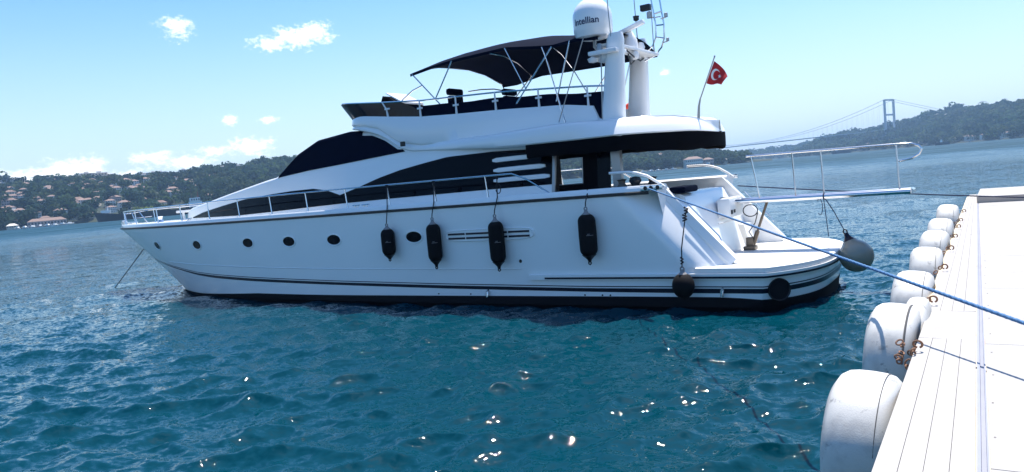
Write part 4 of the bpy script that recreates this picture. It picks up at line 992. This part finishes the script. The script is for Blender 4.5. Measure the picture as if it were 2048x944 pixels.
# ------------------------------------------------------------------ water
def water():
    g = np.random.default_rng(11)
    rs = [1.2]
    while rs[-1] < 6500:
        r = rs[-1]; rs.append(r + (max(.045, min(r * r / 2600, r * .05)) if r < 300 else r * .06))
    rs = np.array(rs)
    az = np.concatenate([np.linspace(-180, -52, 60, endpoint=False), np.linspace(-52, 52, 980), np.linspace(52, 180, 60, endpoint=False)[1:]])
    a = np.radians(az); nr, na = len(rs), len(a)
    Xg = rs[:, None] * np.sin(a)[None]; Yg = rs[:, None] * np.cos(a)[None]
    dr = np.gradient(rs)[:, None]; da = np.abs(np.gradient(a))[None] * rs[:, None]; sp = np.maximum(dr, da * .8)
    dX = np.zeros_like(Xg); dY = np.zeros_like(Xg); Z = np.zeros_like(Xg)
    # local wavelets from the south-west plus a slow cross chop
    lam = np.concatenate([np.geomspace(.28, 1.3, 54), np.geomspace(1.2, 9.5, 46)])
    for l in lam:
        th = math.radians(g.normal(78 if l > .9 else 70, 38 if l > .9 else 55)); k = 2 * math.pi / l
        steep = (.098 if l < 1.3 else .034) * g.uniform(.55, 1.25)
        if l > 2.5: steep *= .62 if l < 4 else .36
        A = steep / k; ph = g.uniform(0, 2 * math.pi)
        # waves bunch into groups
        L2 = l * g.uniform(5, 9); gx, gy = g.normal(size=2); gk = 2 * math.pi / L2
        nx, ny = math.cos(th), math.sin(th)
        p = k * (nx * Xg + ny * Yg) + ph
        env = .54 + .46 * np.sin(gk * (gx * Xg + gy * Yg) / math.hypot(gx, gy) + ph * 3)
        fade = np.clip((l / sp - 2.2) / 3.0, 0, 1) * env
        Z += A * fade * np.sin(p); q = 1.0 * A * fade * np.cos(p); dX += nx * q; dY += ny * q
    co = np.stack([Xg + dX, Yg + dY, Z], -1).reshape(-1, 3)
    i = np.arange(nr - 1)[:, None]; j = np.arange(na)[None]; j2 = (j + 1) % na
    f = np.stack([i * na + j, i * na + j2, (i + 1) * na + j2, (i + 1) * na + j], -1).reshape(-1, 4)
    me = bpy.data.meshes.new("water"); me.vertices.add(len(co)); me.vertices.foreach_set("co", co.astype(np.float32).ravel())
    me.loops.add(f.size); me.loops.foreach_set("vertex_index", f.astype(np.int32).ravel()); me.polygons.add(len(f)); me.polygons.foreach_set("loop_start", np.arange(0, f.size, 4, dtype=np.int32))
    me.update(calc_edges=True); me.validate(); me.polygons.foreach_set("use_smooth", np.ones(len(me.polygons), bool))
    m = bpy.data.materials.new("sea_water"); m.use_nodes = True; nt = m.node_tree; b = nt.nodes["Principled BSDF"]; L = nt.links.new
    b.inputs["Base Color"].default_value = (*WATER_COL, 1); b.inputs["Roughness"].default_value = .035; b.inputs["IOR"].default_value = 1.333; b.inputs["Specular IOR Level"].default_value = .33
    tc = nt.nodes.new("ShaderNodeTexCoord"); geo = tc.outputs["Object"]
    mp = nt.nodes.new("ShaderNodeMapping"); mp.inputs["Rotation"].default_value = (0, 0, R(14)); L(geo, mp.inputs[0])
    cd = nt.nodes.new("ShaderNodeVectorMath"); cd.operation = 'LENGTH'; L(geo, cd.inputs[0])
    ramp = nt.nodes.new("ShaderNodeMapRange"); ramp.interpolation_type = 'SMOOTHSTEP'; L(cd.outputs["Value"], ramp.inputs[0]); ramp.inputs[1].default_value = 15; ramp.inputs[2].default_value = 420; ramp.inputs[3].default_value = .03; ramp.inputs[4].default_value = .56
    gm = nt.nodes.new("ShaderNodeMapping"); gm.inputs["Scale"].default_value = (1, .45, 1); L(mp.outputs[0], gm.inputs[0])
    gn0 = nt.nodes.new("ShaderNodeTexNoise"); gn0.inputs["Scale"].default_value = .035; gn0.inputs["Detail"].default_value = 5; gn0.inputs["Roughness"].default_value = .65; L(gm.outputs[0], gn0.inputs["Vector"])
    gr = nt.nodes.new("ShaderNodeMapRange"); L(gn0.outputs["Fac"], gr.inputs[0]); gr.inputs[1].default_value = .3; gr.inputs[2].default_value = .7; gr.inputs[3].default_value = .55; gr.inputs[4].default_value = 1.35
    gx = nt.nodes.new("ShaderNodeMath"); gx.operation = 'MULTIPLY'; L(ramp.outputs[0], gx.inputs[0]); L(gr.outputs[0], gx.inputs[1]); L(gx.outputs[0], b.inputs["Roughness"])   # wavelets too small to model
    tot = None
    # ripple slopes: fine ones everywhere, broader ones further out where the modelled waves end
    for (scl, amp, stretch, d0, d1, near) in ((8.0, .95, 1.4, 8, 70, .9), (2.4, .55, 1.6, 10, 60, .6), (.75, .70, 1.9, 30, 100, .06), (.2, .80, 2.4, 60, 200, .0), (.06, .7, 2.6, 200, 600, .0)):
        m2 = nt.nodes.new("ShaderNodeMapping"); m2.inputs["Scale"].default_value = (1, stretch, 1); L(mp.outputs[0], m2.inputs[0])
        n = nt.nodes.new("ShaderNodeTexNoise"); n.inputs["Scale"].default_value = scl; n.inputs["Detail"].default_value = 3; n.inputs["Roughness"].default_value = .5; n.inputs["Distortion"].default_value = .3; L(m2.outputs[0], n.inputs["Vector"])
        sub = nt.nodes.new("ShaderNodeVectorMath"); sub.operation = 'SUBTRACT'; L(n.outputs["Color"], sub.inputs[0]); sub.inputs[1].default_value = (.5, .5, .5)
        mul = nt.nodes.new("ShaderNodeVectorMath"); mul.operation = 'MULTIPLY'; L(sub.outputs[0], mul.inputs[0]); mul.inputs[1].default_value = (amp * .8, amp * 1.25, 0)
        mr = nt.nodes.new("ShaderNodeMapRange"); L(cd.outputs["Value"], mr.inputs[0]); mr.inputs[1].default_value = d0; mr.inputs[2].default_value = d1; mr.inputs[3].default_value = near; mr.inputs[4].default_value = 1
        sc_ = nt.nodes.new("ShaderNodeVectorMath"); sc_.operation = 'SCALE'; L(mul.outputs[0], sc_.inputs[0]); L(mr.outputs[0], sc_.inputs["Scale"])
        if tot is None: tot = sc_.outputs[0]
        else:
            ad = nt.nodes.new("ShaderNodeVectorMath"); ad.operation = 'ADD'; L(tot, ad.inputs[0]); L(sc_.outputs[0], ad.inputs[1]); tot = ad.outputs[0]
    gn = nt.nodes.new("ShaderNodeNewGeometry"); ad = nt.nodes.new("ShaderNodeVectorMath"); ad.operation = 'ADD'; L(gn.outputs["Normal"], ad.inputs[0]); L(tot, ad.inputs[1])
    nm = nt.nodes.new("ShaderNodeVectorMath"); nm.operation = 'NORMALIZE'; L(ad.outputs[0], nm.inputs[0]); L(nm.outputs[0], b.inputs["Normal"])
    me.materials.append(m); o = bpy.data.objects.new("water", me); COL.objects.link(o); o.location.z = -.08; tag(o, kind='structure')
WATER_COL = (0.0004, 0.034, 0.052)
water()

# ------------------------------------------------------------------ far shores
def fbm(x, y, seed=0.0):
    v = 0; a = 1; f = 1
    for k in range(4):
        v += a * (math.sin(x * f * 1.3 + 1.7 * k + seed + 1.1 * math.sin(y * f * .9 + k)) * math.cos(y * f * 1.1 + 2.3 * k - seed)); a *= .5; f *= 2.05
    return v / 1.9
PX = 1 / 1500.0
SHORES = {
    'left': dict(hs=.92, a0=-50, a1=19.5, r0=[(-50, 1000), (-20, 1020), (5, 1050), (13, 1180), (17, 1350), (19.5, 1500)], r1=[(-50, 1480), (-20, 1450), (8, 1450), (14, 1500), (19.5, 1620)],
                 H=[(-50, 62), (-34, 70), (-28.5, 72), (-22, 68), (-16, 74), (-5, 70), (5, 44), (9, 34), (13.5, 29), (15.5, 15), (17.2, 6), (19.5, 2)]),
    'far': dict(a0=12, a1=26, r0=[(12, 3300), (26, 3300)], r1=[(12, 3700), (26, 3700)], H=[(12, 24), (17, 26), (19, 34), (21.6, 44), (26, 40)]),
    'right': dict(pw=1.15, a0=20.9, a1=50, r0=[(20.9, 2620), (22.5, 2450), (27, 2150), (34, 1700), (50, 1300)], r1=[(20.9, 2860), (22, 3000), (27, 2980), (30, 2600), (34.6, 2200), (50, 1800)],
                  H=[(20.9, 4), (21.6, 16), (22.6, 46), (24, 58), (25.75, 66), (27.3, 76), (29.3, 84), (31, 88), (33, 78), (34.6, 76), (50, 70)]),
}
def terrain_h(S, az, r):
    r0, r1, H = tab(S['r0'], az), tab(S['r1'], az), tab(S['H'], az)
    f = (r - r0) / (r1 - r0)
    if f < 0: return -2.0
    x, y = r * math.sin(R(az)), r * math.cos(R(az)); n = fbm(x / 160, y / 160, 1.0)
    p = min(1, f) ** S.get('pw', .8) if f < 1 else max(.5, 1 - (f - 1) * .35)
    return 1.2 + S.get('hs', 1) * H * p * (1 + .14 * n * min(1, f * 2)) * 1.0
hill_soil = mat("hillside_earth", (0.022, 0.032, 0.018), 0.95, var=.4, vscale=.03)
def hill(key):
    S = SHORES[key]; m = MB(); rows = []
    na = int((S['a1'] - S['a0']) * 4); 
    for i in range(na + 1):
        az = S['a0'] + (S['a1'] - S['a0']) * i / na; r0, r1 = tab(S['r0'], az), tab(S['r1'], az); row = []
        for f in [-.02, 0, .01] + frange(.06, 1.0, 22) + [1.15, 1.4, 1.8]:
            r = r0 + (r1 - r0) * f; row.append((r * math.sin(R(az)), r * math.cos(R(az)), terrain_h(S, az, r)))
        rows.append(row)
    m.grid(rows); tag(m.build("hillside", hill_soil, angle=180), kind='structure')
for k_ in SHORES: hill(k_)

def attr_mat(name, rough=.85):
    m = bpy.data.materials.new(name); m.use_nodes = True; nt = m.node_tree; b = nt.nodes["Principled BSDF"]; b.inputs["Roughness"].default_value = rough
    at = nt.nodes.new("ShaderNodeAttribute"); at.attribute_name = "tint"; nt.links.new(at.outputs["Color"], b.inputs["Base Color"]); b.inputs["Specular IOR Level"].default_value = .15
    tr = nt.nodes.new("ShaderNodeBsdfTranslucent"); nt.links.new(at.outputs["Color"], tr.inputs["Color"]); mx = nt.nodes.new("ShaderNodeMixShader"); mx.inputs[0].default_value = .45
    nt.links.new(b.outputs[0], mx.inputs[1]); nt.links.new(tr.outputs[0], mx.inputs[2]); nt.links.new(mx.outputs[0], nt.nodes["Material Output"].inputs[0]); return m
leaf_mat = attr_mat("foliage")
def crown_proto(seed, n=150):
    g = np.random.default_rng(seed); q = []
    lobes = [(g.normal(0, .42), g.normal(0, .42), g.uniform(.35, .9), g.uniform(.35, .6)) for _ in range(7)]
    for i in range(n):
        lx, ly, lz, lr = lobes[i % 7]; d = g.normal(size=3); d /= np.linalg.norm(d); c = np.array([lx, ly, lz]) + d * lr * g.uniform(.75, 1.05) * np.array([1, 1, .85])
        nrm = d + g.normal(size=3) * .45; nrm /= np.linalg.norm(nrm); u = np.cross(nrm, g.normal(size=3)); u /= np.linalg.norm(u); v = np.cross(nrm, u); s = g.uniform(.12, .24)
        q.append([c + u * s + v * s * .2, c + v * s, c - u * s - v * s * .2, c - v * s])
    return np.array(q)     # n,4,3
PROTO = [crown_proto(s) for s in range(6)]
GREENS = np.array([(0.020, 0.045, 0.022), (0.030, 0.060, 0.026), (0.042, 0.075, 0.030), (0.024, 0.052, 0.034), (0.055, 0.080, 0.036), (0.018, 0.040, 0.026)])
def mesh_quads(name, V, tint, material):
    n = len(V); me = bpy.data.meshes.new(name); me.vertices.add(n * 4); me.vertices.foreach_set("co", V.reshape(-1).astype(np.float32))
    me.loops.add(n * 4); me.loops.foreach_set("vertex_index", np.arange(n * 4, dtype=np.int32)); me.polygons.add(n); me.polygons.foreach_set("loop_start", np.arange(0, n * 4, 4, dtype=np.int32)); me.update(calc_edges=True)
    at = me.color_attributes.new("tint", 'FLOAT_COLOR', 'POINT'); c = np.ones((n * 4, 4), np.float32); c[:, :3] = np.repeat(tint, 4, 0); at.data.foreach_set("color", c.ravel())
    me.materials.append(material); o = bpy.data.objects.new(name, me); COL.objects.link(o); return o
def forest(key, n, rad, dens, label):
    S = SHORES[key]; g = np.random.default_rng(len(key) * 7 + n); VV = []; TT = []
    k = 0; tries = 0
    while k < n and tries < n * 6:
        tries += 1
        az = g.uniform(max(S['a0'], -38), min(S['a1'], 38)); r0, r1 = tab(S['r0'], az), tab(S['r1'], az); f = g.uniform(0, 1) ** .95 * 1.06; r = r0 + (r1 - r0) * f + 2
        if not dens(az, f, g): continue
        if tab(S['H'], az) < 5: continue
        z = terrain_h(S, az, r); s = g.choice([g.uniform(.4, .8), g.uniform(.7, 1.2), g.uniform(1.0, 1.45)]) * rad; p = PROTO[g.integers(6)]; a = g.uniform(0, 6.28); c, d = math.cos(a), math.sin(a)
        P = p.copy(); x = P[..., 0] * c - P[..., 1] * d; y = P[..., 0] * d + P[..., 1] * c; h = s * g.uniform(.75, 1.25)
        P = np.stack([x * s + r * math.sin(R(az)), y * s + r * math.cos(R(az)), P[..., 2] * h + z], -1)
        base = GREENS[g.integers(6)] * g.uniform(.7, 1.2) * (1 + .45 * fbm(r * math.sin(R(az)) / 60, r * math.cos(R(az)) / 60, 4.0)); VV.append(P); TT.append(np.tile(base, (len(p), 1)) * g.uniform(.8, 1.2, (len(p), 1))); k += 1
    o = mesh_quads("forest", np.concatenate(VV), np.concatenate(TT), leaf_mat); tag(o, label, "forest", kind='stuff')
forest('left', 2700, 10.0, lambda a, f, g: g.random() < (.34 if a < -23 else 1.0), "green wooded hillside across the water behind the yacht")
forest('right', 1500, 13.0, lambda a, f, g: True, "dark green wooded hillside under the bridge tower")
forest('far', 500, 15.0, lambda a, f, g: True, "pale hazy woods on the most distant low hills")

# single trees that stand out on the left shore
def tree(az, r, h, w, tint, label, S='left', grp=None):
    z = terrain_h(SHORES[S], az, r) - .3; e = empty("tree", label, "tree", (r * math.sin(R(az)), r * math.cos(R(az)), z), 0, grp)
    p = crown_proto(int(abs(az) * 100) % 997, 320); P = p * np.array([w, w, h * .75 * .7]) + np.array([0, 0, h * .25])
    g = np.random.default_rng(int(abs(az) * 10)); o = mesh_quads("crown", P, np.tile(np.array(tint), (len(P), 1)) * g.uniform(.7, 1.3, (len(P), 1)), leaf_mat); o.parent = e
    q = MB(); q.tube([(0, 0, 0), (.1, .1, h * .3), (.2, 0, h * .6)], [.45, .35, .15], 7)
    for k in range(3): q.tube([(.1, .1, h * .28), (w * .4 * math.cos(k * 2.1), w * .4 * math.sin(k * 2.1), h * .55)], [.22, .08], 6)
    q.build("trunk", mat_bark, e)
mat_bark = mat("bark", (0.08, 0.06, 0.045), .9, var=.3)
tree(-25.9, 1012, 17, 9.5, (0.11, 0.15, 0.035), "bright yellow green round tree on the left shore behind the bow rail")
for (az, r, h, w, lb) in ((-34.0, 1012, 13, 6, "dark shoreline tree at the far left edge of the shore"), (-33.2, 1030, 14, 7, "dark tree behind the white pavilion on the left shore"), (-32.55, 1013, 16, 8, "dark bushy tree left of the long red roofed hall"), (-30.4, 1016, 12, 6, "tree between the long red roofed hall and the pale houses on the left shore"),
                      (-29.2, 1018, 13, 7, "tree above the dark cargo ship's bow"), (-24.6, 1015, 15, 8, "dark tree right of the yellow green tree"), (-27.1, 1016, 14, 7, "dark tree left of the yellow green tree")):
    tree(az, r, h, w, (0.035, 0.058, 0.026), lb)

# houses
walls = [mat("plaster_" + n, c, .8, var=.08, vscale=.3) for n, c in (("cream", (0.52, 0.46, 0.38)), ("white", (0.66, 0.64, 0.60)), ("pink", (0.50, 0.36, 0.32)), ("grey", (0.42, 0.41, 0.41)))]
roof_tile = mat("red_roof_tiles", (0.20, 0.130, 0.105), .8, var=.2, vscale=.5)
roof_flat = mat("pale_flat_roof", (0.60, 0.55, 0.50), .8, var=.1, vscale=.5)
dark_win = mat("far_window", (0.03, 0.035, 0.045), .2)
def house_mesh(w, d, h, hip, wall, roof, floors, bays):
    m = MB(); m.box(-w / 2, w / 2, -d / 2, d / 2, -3, h)
    m.cur = 1
    if hip > 0:
        o = .5; m.add([(-w / 2 - o, -d / 2 - o, h), (w / 2 + o, -d / 2 - o, h), (w / 2 + o, d / 2 + o, h), (-w / 2 - o, d / 2 + o, h), (-w / 2 + d * .4, 0, h + hip), (w / 2 - d * .4, 0, h + hip)], [(0, 1, 5, 4), (1, 2, 5), (2, 3, 4, 5), (3, 0, 4), (3, 2, 1, 0)])
    else:
        m.box(-w / 2 - .2, w / 2 + .2, -d / 2 - .2, d / 2 + .2, h + .01, h + .6); m.box(-w * .2, w * .1, -d * .2, d * .2, h + .6, h + 2.6)
    m.cur = 2
    for k in range(floors):
        for b in range(bays):
            x = -w / 2 + w * (b + .5) / bays; z = h * (k + .3) / floors; hh = h / floors * .45; ww = w / bays * .28
            for y in (-d / 2 - .02, d / 2 + .02): m.add([(x - ww, y, z), (x + ww, y, z), (x + ww, y, z + hh), (x - ww, y, z + hh)], [(0, 1, 2, 3)])
    me = bpy.data.meshes.new("house"); me.from_pydata(m.v, [], m.f)
    for q in (wall, roof, dark_win): me.materials.append(q)
    me.polygons.foreach_set("material_index", m.mi); me.update(); return me
HM = [(house_mesh(13, 10, 7, 3, walls[0], roof_tile, 2, 4), "house", "cream house with a red tiled roof"), (house_mesh(16, 10, 7, 3, walls[2], roof_tile, 2, 5), "house", "pinkish house with a red tiled roof"),
      (house_mesh(14, 12, 9, 2.6, walls[1], roof_tile, 3, 4), "house", "white three storey house with a red tiled roof"), (house_mesh(17, 12, 12, 0, walls[0], roof_flat, 4, 5), "apartment_block", "cream flat roofed apartment block"),
      (house_mesh(20, 12, 14, 0, walls[3], roof_flat, 5, 6), "apartment_block", "grey flat roofed apartment block"), (house_mesh(24, 11, 6, 2.4, walls[0], roof_flat, 2, 7), "villa", "long low pale villa")]
def place_house(i, S, az, r, where, grp, rz=None, scale=1.0, label=None, cat=None, name=None):
    me, nm, lb = HM[i]; o = bpy.data.objects.new(name or nm, me); COL.objects.link(o); o.location = (r * math.sin(R(az)), r * math.cos(R(az)), max(.8, terrain_h(SHORES[S], az, r)))
    o.rotation_euler = (0, 0, -R(az) + (rnd.uniform(-.5, .5) if rz is None else rz)); o.scale = (scale,) * 3
    tag(o, label or (lb + " " + where), cat or nm.replace("_", " "), None if label else lb + "s " + grp)
S_ = SHORES['left']; placed = []
def try_place(i, key, az, f, where, grp, scale=1.0):
    S = SHORES[key]; r = tab(S['r0'], az) + (tab(S['r1'], az) - tab(S['r0'], az)) * f
    for (a2, r2) in placed:
        if abs(a2 - az) * r / 57.3 < 11 and abs(r - r2) < 16: return
    placed.append((az, r)); place_house(i, key, az, r, where, grp, None, scale)
for k in range(260):
    az = -34.8 + 13.8 * rnd.random() ** .95; f = rnd.random() ** .8 * .82 + .07
    if az > -27 and f < .38 and rnd.random() < .8: continue
    try_place(rnd.choice([0, 1, 2, 2, 1, 0, 2]), 'left', az, f, "among the trees of the left hillside", "on the left hillside", rnd.uniform(.7, 1.0))
for k in range(84):
    az = -34.5 + 15.5 * (k + rnd.random()) / 84; f = rnd.uniform(.80, 1.0)
    if az > -21 and rnd.random() < .5: continue
    try_place(rnd.choice([3, 4, 3, 0]), 'left', az, f, "along the crest of the left hill", "on the left hill crest", rnd.uniform(.6, 1.05))
for k in range(10):
    az = -33.9 + 8 * rnd.random(); try_place(rnd.choice([2, 1, 0]), 'left', az, .035, "on the left waterfront", "on the left waterfront", .65)
for k in range(16):
    az = 8.3 + 8.2 * rnd.random(); try_place(rnd.choice([0, 1, 2, 5]), 'left', az, rnd.uniform(.05, .6), "on the shore seen under the awning", "on the middle shore")
for k in range(12):
    az = 23 + 5 * rnd.random(); try_place(rnd.choice([1, 2, 0]), 'right', az, rnd.uniform(.03, .35), "at the foot of the bridge hill", "at the foot of the bridge hill", 1.15)
for k in range(22):
    az = 28 + 7 * rnd.random(); try_place(rnd.choice([0, 1, 5, 2]), 'right', az, rnd.uniform(.02, .10), "along the right shore", "along the right shore")
for k in range(7):
    az = 29 + 4.5 * rnd.random(); try_place(rnd.choice([3, 5]), 'right', az, rnd.uniform(.88, .98), "on the crest of the right hill", "on the right hill crest")
place_house(3, 'left', -28.95, 1445, "", "", .1, 1.25, "tall pale block on the left hill crest, left one of two neighbours", "apartment block")
place_house(3, 'left', -28.2, 1440, "", "", -.1, 1.35, "taller pale block with a roof house, right one of two on the left crest", "apartment block")
def special_buildings():
    me = house_mesh(38, 12, 5.0, 3.2, walls[2], roof_tile, 1, 12); o = bpy.data.objects.new("waterfront_hall", me); COL.objects.link(o); r = 1006; az = -31.55
    o.location = (r * math.sin(R(az)), r * math.cos(R(az)), 1.5); o.rotation_euler = (0, 0, -R(az)); tag(o, "long low hall with a red roof on the left waterfront", "hall")
    me = house_mesh(26, 16, 11, 4, walls[1], roof_tile, 2, 9); o = bpy.data.objects.new("waterside_mansion", me); COL.objects.link(o); r = 1176; az = 13.95
    o.location = (r * math.sin(R(az)), r * math.cos(R(az)), 1.8); o.rotation_euler = (0, 0, -R(az) + .25); tag(o, "large white waterside mansion with a red roof, seen under the awning", "mansion")
    me = house_mesh(16, 14, 9, 3, walls[2], roof_tile, 2, 6); o = bpy.data.objects.new("waterside_mansion", me); COL.objects.link(o); r = 1235; az = 15.0
    o.location = (r * math.sin(R(az)), r * math.cos(R(az)), 1.8); o.rotation_euler = (0, 0, -R(az) + .25); tag(o, "pink waterside house with a red roof beside the white mansion", "house")
    me = house_mesh(11, 8, 2.8, 2.4, walls[0], roof_flat, 1, 5); o = bpy.data.objects.new("pavilion", me); COL.objects.link(o); r = 1003; az = -33.45
    o.location = (r * math.sin(R(az)), r * math.cos(R(az)), 1.4); o.rotation_euler = (0, 0, -R(az)); tag(o, "small white pavilion at the water's edge on the far left", "pavilion")
special_buildings()

# ships and boats
ship_dark = mat("ship_hull_black", (0.018, 0.018, 0.024), .5, var=.2, vscale=.2); ship_red = mat("ship_rust_red", (0.10, 0.035, 0.03), .6, var=.2, vscale=.3)
def ship(az, r, L, hgt, heading, label, cat, house_at, hullm, scale_house=1.0, fore=True):
    e = empty("cargo_ship" if cat == "ship" else "boat", label, cat, (r * math.sin(R(az)), r * math.cos(R(az)), 0), -R(az) + heading)
    m = MB(); rows = []
    for k in range(21):
        u = k / 20 * 2 - 1; x = u * L / 2; b = L * .075 * (1 - max(0, u) ** 3.2) ** .8 * (1 if u > -.9 else .8); sh = hgt * (1 + .55 * max(0, u - .55) / .45 + .18 * max(0, -u - .6) / .4)
        if u == 1: b = .05
        xx = x + (0 if u < .9 else 0); rows.append([(xx - (L * .03 if u > .9 else 0), -b * .75, -1), (xx, -b, sh), (xx, -b * .9, sh), (xx, b * .9, sh), (xx, b, sh), (xx - (L * .03 if u > .9 else 0), b * .75, -1)])
    m.grid(rows); m.f += [tuple(range(6)), tuple(range(120, 126))]; m.mi += [0, 0]
    for j in range(20): pass
    m.build("hull", hullm, e)
    x = house_at * L / 2; s = scale_house; q = MB(); q.box(x - L * .06, x + L * .06, -L * .05, L * .05, hgt, hgt + 5 * s); q.box(x - L * .045, x + L * .05, -L * .055, L * .055, hgt + 5 * s, hgt + 8 * s); w = q.build("wheelhouse", white_paint, e, smooth=False)
    q = MB()
    for k in range(4): q.box(x - L * .04 + k * L * .022, x - L * .028 + k * L * .022, -L * .0565, L * .0565, hgt + 5.8 * s, hgt + 7.2 * s)
    q.build("window", dark_win, w, smooth=False)
    q = MB(); q.tube([(x - L * .03, 0, hgt + 8 * s), (x - L * .03, 0, hgt + 13 * s)], [.5 * s, .35 * s], 8); q.tube([(x + L * .03, 0, hgt + 8 * s), (x + L * .03, 0, hgt + 16 * s)], .15 * s, 6); q.build("funnel", ship_red, e)
    if fore: q = MB(); q.box(L * .36, L * .44, -L * .03, L * .03, hgt * 1.3, hgt * 1.3 + 3); q.tube([(L * .38, 0, hgt), (L * .38, 0, hgt + 9)], .3, 6); q.build("forecastle", white_paint, e, smooth=False)
    return e
ship(-25.35, 850, 104, 6.2, math.pi, "dark low cargo ship with a white wheelhouse aft, lying behind the bow rail", "ship", -.80, ship_dark, 1.25)
ship(24.1, 2150, 46, 8, .25, "dark cargo ship off the bridge hill, under the gangway handrail", "ship", -.6, ship_dark, 1.0)
ship(30.15, 1650, 26, 5, 2.9, "small dark ferry with a white wake off the right shore", "ferry", .1, ship_dark, .7, False)
ship(14.4, 1125, 36, 3.2, 2.9, "low dark barge moored in front of the white mansion", "barge", -.7, ship_dark, .35, False)
boat_white = mat("boat_white", (0.75, 0.75, 0.74), .4)
def small_boat_proto():
    e = empty("moored_boat", "small white boat moored at the foot of the left hill", "boat", (0, 0, 0), 0, "small white boats moored off the left shore")
    m = MB(); rows = []
    for k in range(11):
        u = k / 5 - 1; b = 1.5 * max(.02, 1 - max(0, u) ** 2.5); rows.append([(u * 5, 0, -.5), (u * 5, -b, 1.2 + .4 * max(0, u)), (u * 5, 0, 1.3 + .4 * max(0, u)), (u * 5, b, 1.2 + .4 * max(0, u))])
    m.grid(rows, close_v=True); m.f += [(0, 1, 2, 3)[::-1], (40, 41, 42, 43)]; m.mi += [0, 0]; m.build("hull", boat_white, e)
    q = MB(); q.prism([(-2.5, 1.2), (1.5, 1.2), (.6, 2.8), (-2.2, 2.8)], 'y', -1.0, 1.0); q.build("cabin", boat_white, e, smooth=False); return e
sb0 = small_boat_proto()
spots = [(-33.2 + .42 * k, 985 - (k % 3) * 6) for k in range(8)]
spots2 = [(9.2 + .55 * k, 1030 + 8 * k) for k in range(7)]
for i, (az, r) in enumerate(spots + spots2):
    o = sb0
    if i:
        o = sb0.copy(); COL.objects.link(o)
        for ch in sb0.children:
            c = ch.copy(); COL.objects.link(c); c.parent = o
    o.location = (r * math.sin(R(az)), r * math.cos(R(az)), 0); o.rotation_euler = (0, 0, rnd.uniform(0, 6.28))
    if i >= len(spots): o["label"] = "small white boat moored along the shore seen under the awning"; o["group"] = "small white boats moored off the middle shore"

# suspension bridge
bridge_grey = mat("bridge_paint", (0.38, 0.41, 0.44), .6, var=.05, vscale=.05)
def bridge():
    T = Vector((2650 * math.sin(R(27.15)), 2650 * math.cos(R(27.15)), 0)); d = Vector((-.545, .839, 0)).normalized(); n = Vector((-d.y, d.x, 0))
    e = empty("suspension_bridge", "grey suspension bridge crossing to the wooded hill on the right", "bridge", T, math.atan2(d.y, d.x))
    top, deckz, span = 154.0, 60.0, 1090.0
    for x in (0, span):
        m = MB()
        for y in (-25, 25): m.box(x - 2.6, x + 2.6, y - 2.7, y + 2.7, -2, top)
        for z in (56, 104, 150): m.box(x - 2.2, x + 2.2, -22.3, 22.3, z, z + 5)
        m.build("tower", bridge_grey, e, smooth=False)
    m = MB(); m.box(-420, span + 420, -20, 20, deckz, deckz + 2.6); m.build("deck", bridge_grey, e, smooth=False)
    for y in (-25, 25):
        q = MB(); P = [(x, y, deckz + 6 + (top - deckz - 6) * ((x - span / 2) / (span / 2)) ** 2) for x in frange(0, span, 60)]
        P = [(-260, y, deckz + 3)] + P + [(span + 260, y, deckz + 3)]; q.tube(P, .65, 6); q.build("main_cable", bridge_grey, e)
    q = MB()
    for k in range(1, 60):
        x = span * k / 60; z = deckz + 6 + (top - deckz - 6) * ((x - span / 2) / (span / 2)) ** 2
        for y in (-25, 25): q.box(x - .12, x + .12, y - .12, y + .12, deckz + 3.4, z)
    o = q.build("hanger_ropes", bridge_grey, e, smooth=False); o["kind"] = "stuff"
bridge()
def bird():
    e = MB(); e.add([(-9, 0, 0), (-5, 0, 2.8), (0, 0, 4.2), (5, 0, 2.8), (9, 0, 0), (-9, 3, 0), (-5, 3, 2.8), (0, 3, 4.2), (5, 3, 2.8), (9, 3, 0)] + [(-8.2, 0, -.6), (-4.8, 0, 1.9), (0, 0, 3.2), (4.8, 0, 1.9), (8.2, 0, -.6)], [(0, 1, 6, 5), (1, 2, 7, 6), (2, 3, 8, 7), (3, 4, 9, 8), (0, 10, 11, 1), (1, 11, 12, 2), (2, 12, 13, 3), (3, 13, 14, 4)])
    o = e.build("paraglider", mat("paraglider_cloth", (0.3, 0.3, 0.34), .8), smooth=False); r = 1900; az = 32.5; o.location = (r * math.sin(R(az)), r * math.cos(R(az)), 3 + r * math.tan(R(2.33))); o.rotation_euler = (0, 0, -R(az))
    tag(o, "tiny arched paraglider wing in the sky above the right hill", "paraglider")
bird()

# ------------------------------------------------------------------ haze
HAZE_DENSITY = 0.00013
def haze():
    m = bpy.data.materials.new("haze"); m.use_nodes = True; nt = m.node_tree; nt.nodes.clear(); o = nt.nodes.new("ShaderNodeOutputMaterial"); v = nt.nodes.new("ShaderNodeVolumePrincipled")
    v.inputs["Color"].default_value = (0.42, 0.68, 1.0, 1); v.inputs["Density"].default_value = HAZE_DENSITY; v.inputs["Anisotropy"].default_value = .3; nt.links.new(v.outputs[0], o.inputs["Volume"])
    b = MB(); b.box(-6900, 6900, -6900, 6900, -3.0, 190.0); ob = b.build("haze", m, smooth=False); tag(ob, "pale blue summer haze over the strait", "haze", kind='stuff')
haze()
